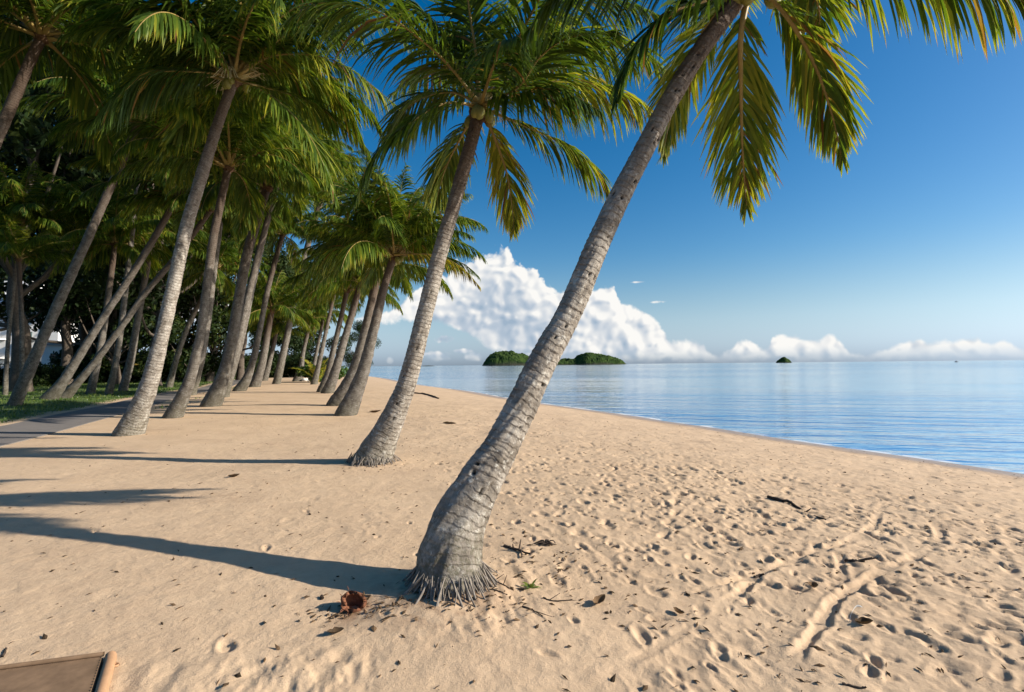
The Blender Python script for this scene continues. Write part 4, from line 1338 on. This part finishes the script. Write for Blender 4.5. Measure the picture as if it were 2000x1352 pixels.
# ------------------------------------------------------------------ lawn grass
def build_grass():
    rng = np.random.default_rng(3)
    n = 60000
    y = rng.uniform(12, 70, n); x = rng.uniform(-62, -14, n)
    d = shore_dist(x, y)
    g = fbm(x * 0.5, y * 0.5, 15, 3)
    keep = ((d > 23.1) & (d < 40 + 6 * g)) | ((d > 19.0 + 1.6 * g) & (d < 20.15) & (g > 0.02))
    # thin tufts in the sand by the path
    x, y = x[keep], y[keep]
    z = base_height(x, y)
    a = rng.uniform(0, math.tau, len(x)); h = rng.uniform(0.05, 0.15, len(x)); w = 0.022
    ln = rng.uniform(-0.07, 0.07, (len(x), 2))
    V = np.stack([np.stack([x - np.cos(a) * w, y - np.sin(a) * w, z - 0.01], -1), np.stack([x + np.cos(a) * w, y + np.sin(a) * w, z - 0.01], -1), np.stack([x + ln[:, 0], y + ln[:, 1], z + h], -1)], 1).reshape(-1, 3)
    t = np.repeat(np.clip(rng.normal(0.32, 0.14, len(x)), 0, 0.7), 3)
    me = mesh_np('grass', V, np.arange(len(V)).reshape(-1, 3), False, [M['grass']], attrs={'tint': t})
    tag(obj('grass', me), 'short green lawn grass along the footpath', 'grass', kind='stuff')


build_grass()

# ------------------------------------------------------------------ buildings behind the trees
M['render_white'] = simple('white_render', (0.80, 0.79, 0.76), 0.85, 0.08, 0.6, 0.05)
M['render_grey'] = simple('grey_render', (0.36, 0.36, 0.35), 0.85, 0.12, 0.8, 0.05)
M['frame'] = simple('window_frame', (0.10, 0.10, 0.10), 0.5, 0.1, 2, 0)
M['roofing'] = simple('white_roofing', (0.74, 0.74, 0.73), 0.6, 0.08, 0.9, 0.1)
def glass(name, col):
    mt, nt, b = new_mat(name)
    b.inputs['Base Color'].default_value = (*col, 1); b.inputs['Roughness'].default_value = 0.08
    b.inputs['Specular IOR Level'].default_value = 0.6
    return mt
M['glass'] = glass('window_glass', (0.02, 0.025, 0.03)); M['glass_green'] = glass('balcony_glass', (0.16, 0.24, 0.22))


def box(name, parent, x0, x1, y0, y1, z0, z1, mat):
    V = [(x, y, z) for z in (z0, z1) for y in (y0, y1) for x in (x0, x1)]
    f = [(0, 2, 3, 1), (4, 5, 7, 6), (0, 1, 5, 4), (2, 6, 7, 3), (0, 4, 6, 2), (1, 3, 7, 5)]
    return obj(name, mesh_np(name, V, np.array(f), False, [mat]), parent)


def window(parent, x, z, w, h, y=0.0):
    f = box('window', parent, x - w / 2, x + w / 2, y - 0.06, y + 0.02, z, z + h, M['frame'])
    for i in (0, 1):
        xa = x - w / 2 + 0.06 + i * w / 2 * 0.98
        box('pane', f, xa, xa + w / 2 - 0.10, y - 0.075, y - 0.063, z + 0.07, z + h - 0.07, M['glass'])
    box('sill', f, x - w / 2 - 0.06, x + w / 2 + 0.06, y - 0.18, y - 0.064, z - 0.09, z - 0.005, M['render_white'])


def apartment():
    p = pix_at(112, 713, 88.0)
    a = 0.12
    r = empty('apartment_building', (p[0], p[1], ground_z(p[0], p[1])), (0, 0, a))
    tag(r, 'white three-storey apartment building seen between dark palm trunks', 'building')
    # local x runs left (negative) along the facade, y is depth behind it
    box('wall', r, -26, 0, 0, 12, 0, 9.6, M['render_white'])
    box('upper_wall', r, -25.6, -0.4, 0.5, 11.5, 9.6, 12.4, M['render_grey'])  # shaded top storey: the shade is put into the wall as grey
    # roof: overhanging white hip
    V = [(-26.8, -0.9, 12.4), (0.8, -0.9, 12.4), (0.8, 12.8, 12.4), (-26.8, 12.8, 12.4), (-26.8, -0.9, 12.62), (0.8, -0.9, 12.62), (0.8, 12.8, 12.62), (-26.8, 12.8, 12.62), (-21, 6, 16.0), (-5, 6, 16.0)]
    me = mesh_np('roof', V, [np.array([(0, 3, 2, 1), (0, 1, 5, 4), (1, 2, 6, 5), (2, 3, 7, 6), (3, 0, 4, 7), (4, 5, 9, 8), (6, 7, 8, 9)]), np.array([(5, 6, 9), (7, 4, 8)])], False, [M['roofing']])
    rf = obj('roof', me, r)
    box('roof_monitor', rf, -12, -7.5, 4.4, 7.6, 14.6, 17.0, M['render_white'])
    for fl in range(3):
        for x in (-23.0, -17.5, -12.0, -6.2, -2.2): window(r, x, 1.0 + 3.2 * fl, 1.3, 1.5)
    for x in (-21.0, -15.5, -10.0, -5.0, -2.4): window(r, x, 10.2, 1.4, 1.4, 0.5)
    for fl in (1, 2):
        for x in (-20.2, -9.2, -4.2):
            b = box('balcony', r, x - 1.25, x + 1.25, -1.5, -0.003, 3.2 * fl - 0.2, 3.2 * fl, M['render_white'])
            box('glass_panel', b, x - 1.2, x + 1.2, -1.46, -1.43, 3.2 * fl + 0.004, 3.2 * fl + 1.0, M['glass_green'])
            box('rail', b, x - 1.25, x + 1.25, -1.49, -1.41, 3.2 * fl + 1.004, 3.2 * fl + 1.07, M['frame'])


apartment()


def low_house():
    p = pix_at(152, 713, 70.0)
    r = empty('low_house', (p[0], p[1], ground_z(p[0], p[1])), (0, 0, 0.1))
    tag(r, 'low white house mostly hidden by the hedge right of the apartments', 'building')
    box('wall', r, -4.6, 0, 0, 6, 0, 4.6, M['render_white'])
    box('roof', r, -5.0, 0.4, -0.5, 6.5, 4.604, 4.9, M['render_grey'])
    window(r, -1.0, 2.2, 0.9, 1.3); window(r, -3.0, 2.2, 0.9, 1.3)


low_house()

# ------------------------------------------------------------------ islands, far spit, boat
def island_material():
    mt, nt, b = new_mat('island_forest')
    geo = nt.node('ShaderNodeNewGeometry').outputs['Position']
    n = nt.noise(geo, 0.045, 6, 0.75)
    c = nt.ramp(n, [(0.3, (0.010, 0.022, 0.008)), (0.5, (0.028, 0.052, 0.013)), (0.72, (0.07, 0.10, 0.024))])
    rock = nt.attr('rock')
    c = nt.mix(rock, c, (0.055, 0.048, 0.04))
    nt.set(b.inputs['Base Color'], c)
    b.inputs['Roughness'].default_value = 0.95
    b.inputs['Specular IOR Level'].default_value = 0.05
    nt.set(b.inputs['Normal'], nt.bump(n, 1.0, 7.0))
    return mt


M['island'] = island_material()


def island(name, label, prof, depth, half, seed, cat='island', tree=13.0, sl=0.55):
    """prof: silhouette pixels (px, py); the hill is as deep as 'half' metres each way"""
    xs = np.array([p_[0] for p_ in prof], float); ys = np.array([p_[1] for p_ in prof], float)
    nx, ny = 220, 46
    px = np.linspace(xs[0], xs[-1], nx)
    hz = 713 - 0.0095 * (px - 1000)
    hgt = np.maximum((hz - np.interp(px, xs, ys)) / F * depth + CAM[2] - SEA, 0.0)
    v = np.linspace(-1, 1, ny)
    X = (px[:, None] - 1000) / F * depth + 0 * v[None, :]
    wid = half * (0.25 + 0.75 * (hgt / hgt.max()) ** 0.5)
    Y = depth + wid[:, None] * v[None, :]
    cross = np.maximum(1 - np.abs(v) ** 2.2, 0) ** sl
    Z = hgt[:, None] * cross[None, :]
    rough = fbm(X * 0.035, Y * 0.035, seed, 4) * tree + np.abs(fbm(X * 0.12, Y * 0.12, seed + 9, 3)) * tree * 0.7
    rock = 1 - sstep(Z + 3.0 * fbm(X * .05, Y * .05, seed + 4, 2), 2.5, 6.5)
    Z = SEA - 1.5 + Z + rough * sstep(Z, 2, 14)
    V = np.stack([X, Y, Z], -1).reshape(-1, 3)
    me = mesh_np(name, V, grid_faces(nx, ny), False, [M['island']], attrs={'rock': rock.ravel()})
    o = obj(name, me); tag(o, label, cat, kind='structure')


island('island', 'twin-humped forested green island on the horizon', [(940, 716), (944, 711), (950, 701), (958, 694), (968, 690), (982, 688), (1000, 688), (1014, 690), (1026, 694), (1036, 699), (1060, 703), (1100, 703), (1122, 702), (1126, 698), (1134, 693), (1143, 690.5), (1156, 691), (1176, 694), (1196, 699), (1210, 704), (1217, 709), (1222, 714)], 2600, 150, 5)
island('rock_island', 'small dark dome-shaped rock island alone on the horizon', [(1514, 712), (1519, 703.5), (1524, 700), (1528, 697), (1531, 696), (1535, 699), (1539, 701), (1542, 704.5), (1545, 711)], 2600, 26, 8, tree=2.4)
island('low_spit', 'thin dark low spit of land far out on the water', [(818, 717), (824, 714.4), (836, 713.4), (846, 714), (852, 716.5)], 2400, 40, 9, tree=1.0)


def boat():
    p = pix_at(1868, 702.0, 900.0)
    r = empty('boat', (p[0], p[1], SEA)); tag(r, 'tiny dark boat on the horizon at far right', 'boat')
    n = 9; V = []
    for i in range(n):
        t = i / (n - 1); w = 1.2 * math.sin(math.pi * (0.12 + 0.76 * t)) ** 0.6 if i < n - 1 else 0.02
        x = -3.2 + 6.4 * t; s = 0.25 * t * t
        V += [(x, -w, 0.9 + s), (x, -0.65 * w, -0.3), (x, 0.65 * w, -0.3), (x, w, 0.9 + s)]
    obj('hull', mesh_np('hull', V, [grid_faces(n, 4), np.array([(0, 1, 2, 3)]), np.array([(4 * i, 4 * i + 3, 4 * i + 7, 4 * i + 4) for i in range(n - 1)])], False, [M['frame']]), r)
    box('cabin', r, -1.4, 0.6, -0.8, 0.8, 0.93, 2.1, M['render_grey'])
    box('mast', r, -0.45, -0.35, -0.05, 0.05, 2.103, 4.2, M['frame'])


boat()

# ------------------------------------------------------------------ things lying on the sand
def on_sand(px, py, dz=0.0):
    p = hit(px, py)
    return np.array([p[0], p[1], ZAT(p[0], p[1]) + dz])


def stick(name, label, px, r0, r1, cat, mat='driftwood', lift=0.0, group=None, forks=0, seed=0):
    rng = np.random.default_rng(seed)
    pts = np.array([on_sand(a, b, r0 * 0.6 + lift) for a, b in px])
    o = pts.mean(0)
    P = catmull(pts - o, 14)
    P[:, 2] += rng.normal(0, r0 * 0.25, 14)
    Vs, Fs = sweep(P, np.linspace(r0, r1, 14) * rng.uniform(0.8, 1.2, 14), 6); Vs = [Vs]; Fs = [Fs]; k = len(Vs[0])
    for i in range(forks):
        a = P[int(rng.integers(4, 11))]; dr = norm(P[-1] - P[0]) * rng.uniform(.04, .1) + rng.normal(0, 0.05, 3); dr[2] = abs(dr[2])
        v, f = sweep(np.array([a, a + dr * .5, a + dr]), [r1 * .9, r1 * .8, r1 * .4], 5); Vs.append(v); Fs.append(f + k); k += len(v)
    tag(obj(name, mesh_np(name, np.vstack(Vs), np.vstack(Fs), True, [M[mat]]), None, o), label, cat, group)


def dry_leaf(label, px, py, l, w, rot, curl, tint, seed, name='dry_leaf', cat='leaf', group='dry leaves on the sand'):
    rng = np.random.default_rng(seed)
    n = 9; V = []
    for i in range(n):
        t = i / (n - 1); ww = w * math.sin(math.pi * min(1, t * 0.96 + 0.03)) ** 0.7 * (1 + rng.normal(0, .08))
        x = (t - 0.5) * l; z = curl * (2 * t - 1) ** 2 * l + 0.006
        for s in (-1, -.5, 0, .5, 1): V.append((x, s * ww + 0.05 * l * math.sin(3 * t), z + abs(s) ** 1.5 * ww * 0.7))
    me = mesh_np(name, V, grid_faces(n, 5), True, [M['debris']], attrs={'tint': np.clip(rng.normal(tint, .05, len(V)), 0, 1)})
    tag(obj(name, me, None, on_sand(px, py), (rng.normal(0, .1), rng.normal(0, .1), rot)), label, cat, group)


stick('driftwood_stick', 'long dark driftwood stick behind the second palm trunk', [(806, 769), (826, 770), (842, 774), (857, 779)], 0.06, 0.03, 'stick', seed=1)
stick('driftwood_stick', 'dark slanting stick in trampled sand right of centre', [(1500, 973), (1540, 984), (1578, 1000), (1612, 1018)], 0.022, 0.010, 'stick', seed=2, forks=2)
stick('dark_stake', 'short dark stake standing in the foreground palm shadow', [(629, 1172), (628, 1168)], 0.012, 0.01, 'stick', seed=3)
stick('twig', 'curved black twig just right of the foreground palm roots', [(948, 1142), (960, 1143), (978, 1152), (995, 1157)], 0.008, 0.004, 'twig', seed=4, forks=2)
stick('twig', 'straight thin twig below the curved black one', [(955, 1166), (972, 1168), (991, 1172)], 0.006, 0.003, 'twig', seed=5)
stick('twig', 'thin twig lying near the small yellowish weed', [(1062, 1173), (1082, 1178), (1118, 1173)], 0.006, 0.003, 'twig', seed=6, forks=2)
stick('twig', 'crooked twig below the yellowish weed', [(1020, 1190), (1038, 1196), (1060, 1207)], 0.007, 0.003, 'twig', seed=7, forks=2)
stick('bark_strip', 'flaky dark bark strip right of the foreground palm', [(985, 1068), (1008, 1075), (1034, 1084)], 0.016, 0.008, 'bark', seed=8, forks=5)
stick('twig', 'bent twig near bottom edge right of centre', [(1645, 1338), (1672, 1344), (1692, 1347)], 0.007, 0.004, 'twig', seed=9)
stick('twig', 'small dark stick in the track at lower right', [(1474, 1126), (1484, 1124), (1492, 1125)], 0.013, 0.01, 'twig', seed=10)
stick('twig', 'short stick between the two tracks at right', [(1650, 1096), (1668, 1099), (1688, 1100)], 0.012, 0.009, 'twig', seed=11, forks=2)
stick('twig', 'small fallen stick on smooth sand at lower left edge', [(4, 1284), (8, 1276), (12, 1266)], 0.008, 0.005, 'twig', seed=12)
dry_leaf('curled brown leaf standing on edge right of the foreground palm', 1171, 1180, 0.13, 0.035, 0.8, 0.25, 0.55, 1)
dry_leaf('dark brown leaf near the bottom edge under the coconut husk', 655, 1240, 0.10, 0.03, 0.6, 0.2, 0.15, 2)
dry_leaf('dark curled leaf above the lone driftwood, on sand by second palm', 733, 806, 0.4, 0.10, 0.2, 0.15, 0.1, 3)
dry_leaf('flat dark leaf on sand between the second and foreground palms', 878, 828, 0.38, 0.07, 0.1, 0.05, 0.1, 4)
dry_leaf('small brown leaf on smooth sand left of the second palm', 457, 933, 0.16, 0.05, 0.3, 0.2, 0.2, 5)
dry_leaf('dark leaf at far right rim of trampled sand near tracks', 1690, 1224, 0.10, 0.04, -0.3, 0.2, 0.1, 6)
dry_leaf('pale brown leaf right of the track fork', 1590, 1152, 0.11, 0.035, 1.2, 0.15, 0.5, 7)
dry_leaf('brown leaf on trampled sand above the bark strip', 1325, 1200, 0.09, 0.03, 2.0, 0.2, 0.4, 8)

# dark clump of weed
rng = np.random.default_rng(44)
Vs = []; Fs = []; k = 0
for i in range(34):
    a = rng.uniform(0, math.tau); l = rng.uniform(.04, .12)
    p_ = np.array([[0, 0, .012], [math.cos(a) * l * .5 + rng.normal(0, .02), math.sin(a) * l * .3, rng.uniform(.01, .045)], [math.cos(a) * l, math.sin(a) * l * .5, .008]])
    v, f = sweep(catmull(p_, 6), np.linspace(.008, .003, 6), 4); Vs.append(v); Fs.append(f + k); k += len(v)
tag(obj('seaweed_clump', mesh_np('seaweed_clump', np.vstack(Vs), np.vstack(Fs), True, [M['driftwood']]), None, on_sand(1064, 1064)), 'dark tangled seaweed clump on the sand right of the foreground palm', 'seaweed')

# coconut husk: a fibrous half shell open towards the palm
def husk():
    rng = np.random.default_rng(9)
    n, s = 14, 30; V = []; 
    for lay, sc in ((0, 1.0), (1, 0.72)):
        for i in range(n):
            t = i / (n - 1) * 0.60
            for j in range(s):
                a = math.tau * j / s
                rr_ = sc * (1 + 0.05 * math.sin(a * 3 + 1) + 0.03 * math.sin(a * 7) + rng.normal(0, .035))
                jag = 0.16 * rng.normal() * (1 if i == n - 1 else 0.3 if i == n - 2 else 0)
                V.append((0.10 * rr_ * math.sin(math.pi * t) * math.cos(a), 0.085 * rr_ * math.sin(math.pi * t) * math.sin(a), -0.13 * sc * math.cos(math.pi * t) + jag * .2))
    f1 = grid_faces(n, s, wrap=True); f2 = f1[:, ::-1] + n * s
    e = np.arange(s); rim = np.stack([(n - 1) * s + e, (n - 1) * s + (e + 1) % s, n * s + (n - 1) * s + (e + 1) % s, n * s + (n - 1) * s + e], -1)
    r = empty('coconut_husk', on_sand(690, 1188, 0.05), (R(58), R(18), 0.25)); tag(r, 'reddish-brown split coconut husk beside the foreground palm roots', 'coconut husk')
    obj('shell', mesh_np('shell', V, [f1, f2, rim], True, [M['husk']]), r, scale=(0.85, 0.8, 0.72))
    for k_ in range(10):
        a = rng.uniform(0, math.tau); b_ = np.array([0.092 * math.cos(a), 0.078 * math.sin(a), 0.03])
        v, f = sweep(catmull([b_, b_ + [0.01 * math.cos(a), 0.01 * math.sin(a), .012], b_ + [.02 * math.cos(a) + rng.normal(0, .006), .02 * math.sin(a) + rng.normal(0, .006), rng.uniform(.01, .03)]], 6), np.linspace(.003, .001, 6), 4)
        obj('fibre', mesh_np('fibre', v, f, True, [M['husk']]), r)


husk()

# small weed seedling
r_ = empty('weed', on_sand(1036, 1152)); tag(r_, 'tiny yellowish weed sprouting from the sand right of the palm roots', 'plant')
for k in range(9):
    pp = generic_path([20, 40, 60][k % 3], 0.09, 60, 0.3, 800 + k)
    P_ = catmull(pp, 8); w_ = 0.012 * np.sin(np.linspace(0.2, math.pi, 8)); sd_ = np.array([0, 1.0, 0])
    V = np.stack([P_ - sd_ * w_[:, None], P_ + sd_ * w_[:, None]], 1).reshape(-1, 3)
    obj('leaf', mesh_np('leaf', V, grid_faces(8, 2), True, [M['leaf_bright']], attrs={'tint': np.full(16, 0.55)}), r_, (0, 0, 0), (0, 0, k * 2.4))

# white feather
P_ = catmull([np.array([0, 0, .004]), np.array([.01, 0, .05]), np.array([.05, .01, .09]), np.array([.09, .01, .085])], 12)
M['feather'] = simple('feather', (0.75, 0.73, 0.68), 0.7, 0.1, 40, 0.1)
w_ = 0.010 * np.sin(np.linspace(0.15, math.pi, 12)) ** .7; sd_ = norm(np.array([.3, -.2, .9]))
V = np.stack([P_ - sd_ * w_[:, None], P_ + np.array([0, -.003, 0]), P_ + sd_ * w_[:, None]], 1).reshape(-1, 3)
tag(obj('feather', mesh_np('feather', V, grid_faces(12, 3), True, [M['feather']]), None, on_sand(1660, 1218)), 'small white feather stuck upright in sand near the right-hand track', 'feather')

# white lump by the far palm
rng = np.random.default_rng(5)
V = []; n, s = 8, 12
for i in range(n):
    for j in range(s):
        t = math.pi * i / (n - 1); a = math.tau * j / s; q = 1 + rng.normal(0, .06)
        V.append((.42 * q * math.sin(t) * math.cos(a), .3 * q * math.sin(t) * math.sin(a), .22 * q * math.cos(t) + .15))
tag(obj('white_boulder', mesh_np('white_boulder', V, grid_faces(n, s, wrap=True), True, [M['render_white']]), None, on_sand(596, 745)), 'small white boulder on sand beside the far lone palm', 'boulder')

# board with rounded edging, lower left corner
def board():
    q = [hit(-120, 1332), hit(202, 1291), hit(160, 1430), hit(-260, 1430)]
    o = np.mean(q, 0); z0 = max(ZAT(p_[0], p_[1]) for p_ in q)
    r = empty('wooden_board', (o[0], o[1], z0)); tag(r, 'flat brown wooden board with pale rounded edging in the bottom-left corner', 'board')
    M['wood'] = simple('brown_wood', (0.25, 0.16, 0.095), 0.75, 0.45, 9, 0.3, 0.004)
    M['wood_pale'] = simple('pale_wood', (0.46, 0.27, 0.15), 0.7, 0.25, 12, 0.2, 0.003)
    Q = [np.array([p_[0] - o[0], p_[1] - o[1], 0]) for p_ in q]
    V = [tuple(p_ + np.array([0, 0, -.05])) for p_ in Q] + [tuple(p_ + np.array([0, 0, .022])) for p_ in Q]
    f = np.array([(0, 1, 2, 3), (4, 7, 6, 5), (0, 4, 5, 1), (1, 5, 6, 2), (2, 6, 7, 3), (3, 7, 4, 0)])
    me = mesh_np('panel', V, f, False, [M['wood']])
    pnl = obj('panel', me, r)
    bv = pnl.modifiers.new('bevel', 'BEVEL'); bv.width = 0.016; bv.segments = 4
    e = norm(Q[2] - Q[1]); out = np.array([-e[1], e[0], 0]); out = out if out[0] > 0 else -out
    path = [Q[1] + out * .030 - e * .015, Q[1] + out * .036 + e * .06, Q[1] + out * .036 + e * .16, Q[2] + out * .036]
    v, f = sweep(catmull(path, 24), np.concatenate([[.012, .022], np.full(22, .028)]), 10)
    obj('edging', mesh_np('edging', v, f, True, [M['wood_pale']]), r, (0, 0, .012))
    L_ = np.linalg.norm(Q[2] - Q[1])
    for i in range(int(L_ / .028)):
        c_ = Q[1] - out * .009 + e * (.02 + .028 * i)
        v, f = sweep(np.array([c_ - e * .006 + [0, 0, .021], c_ + [0, 0, .025], c_ + e * .006 + [0, 0, .021]]), [.002, .0035, .002], 5)
        obj('stitch', mesh_np('stitch', v, f, True, [M['driftwood']]), r)
    # upper rail along the far edge
    v, f = sweep(catmull([Q[0] + [0, .0, .03], .5 * (Q[0] + Q[1]) + [0, 0, .03], Q[1] + [0, 0, .03]], 12), np.full(12, .013), 8)
    obj('edge_rail', mesh_np('edge_rail', v, f, True, [M['wood']]), r)
    c_ = Q[1] + e * .12 + out * .062
    a = np.linspace(0, math.tau, 14, endpoint=True)
    ring = np.stack([np.cos(a) * .02, np.sin(a) * .014, np.zeros(14)], -1) + c_ + [0, 0, .01]
    v, f = sweep(ring, np.full(14, .006), 6)
    obj('ring', mesh_np('ring', v, f, True, [M['wood_pale']]), r)


board()


# fine litter: chips of bark and leaf nobody could count
def litter():
    rng = np.random.default_rng(12)
    pts = []
    c1 = hit(880, 1190); c2 = hit(700, 1200); c3 = hit(985, 1110)
    for c_, n, sx, sy in ((c1, 420, .45, .12), (c2, 260, .20, .10), (c3, 240, .35, .35), (hit(725, 915), 160, .5, .25)):
        pts += [(c_[0] + rng.normal(0, sx), c_[1] + rng.normal(0, sy)) for _ in range(n)]
    for _ in range(3000):
        r = 2.0 * 10 ** (rng.random() ** 0.8); a = rng.uniform(-.8, .85); x, y = r * math.sin(a), r * math.cos(a)
        pts.append((x, y))
    pts = np.array(pts); d = shore_dist(pts[:, 0], pts[:, 1])
    keep = (d > .8) & (d < 19) & ((d < 13) | (rng.random(len(pts)) < .35))
    V = []; F3 = []; T = []
    for x, y in pts[keep]:
        z = ZAT(x, y); l = rng.uniform(.006, .03) * (1.6 if rng.random() < .12 else 1); w = l * rng.uniform(.15, .5); a = rng.uniform(0, math.tau)
        u = np.array([math.cos(a), math.sin(a), rng.normal(0, .25)]); v_ = np.array([-math.sin(a), math.cos(a), rng.normal(0, .25)]); c_ = np.array([x, y, z + .004])
        k = len(V); V += [c_ - u * l, c_ + v_ * w + [0, 0, .005], c_ + u * l, c_ - v_ * w, c_ + [0, 0, .35 * w + .004]]
        F3 += [(k, k + 4, k + 1), (k + 1, k + 4, k + 2), (k + 2, k + 4, k + 3), (k + 3, k + 4, k)]
        T += [rng.uniform(0, .55)] * 5
    me = mesh_np('litter', V, np.array(F3), False, [M['debris']], attrs={'tint': T})
    tag(obj('litter', me), 'scattered dark chips of bark and dry leaf on the sand', 'litter', kind='stuff')


litter()
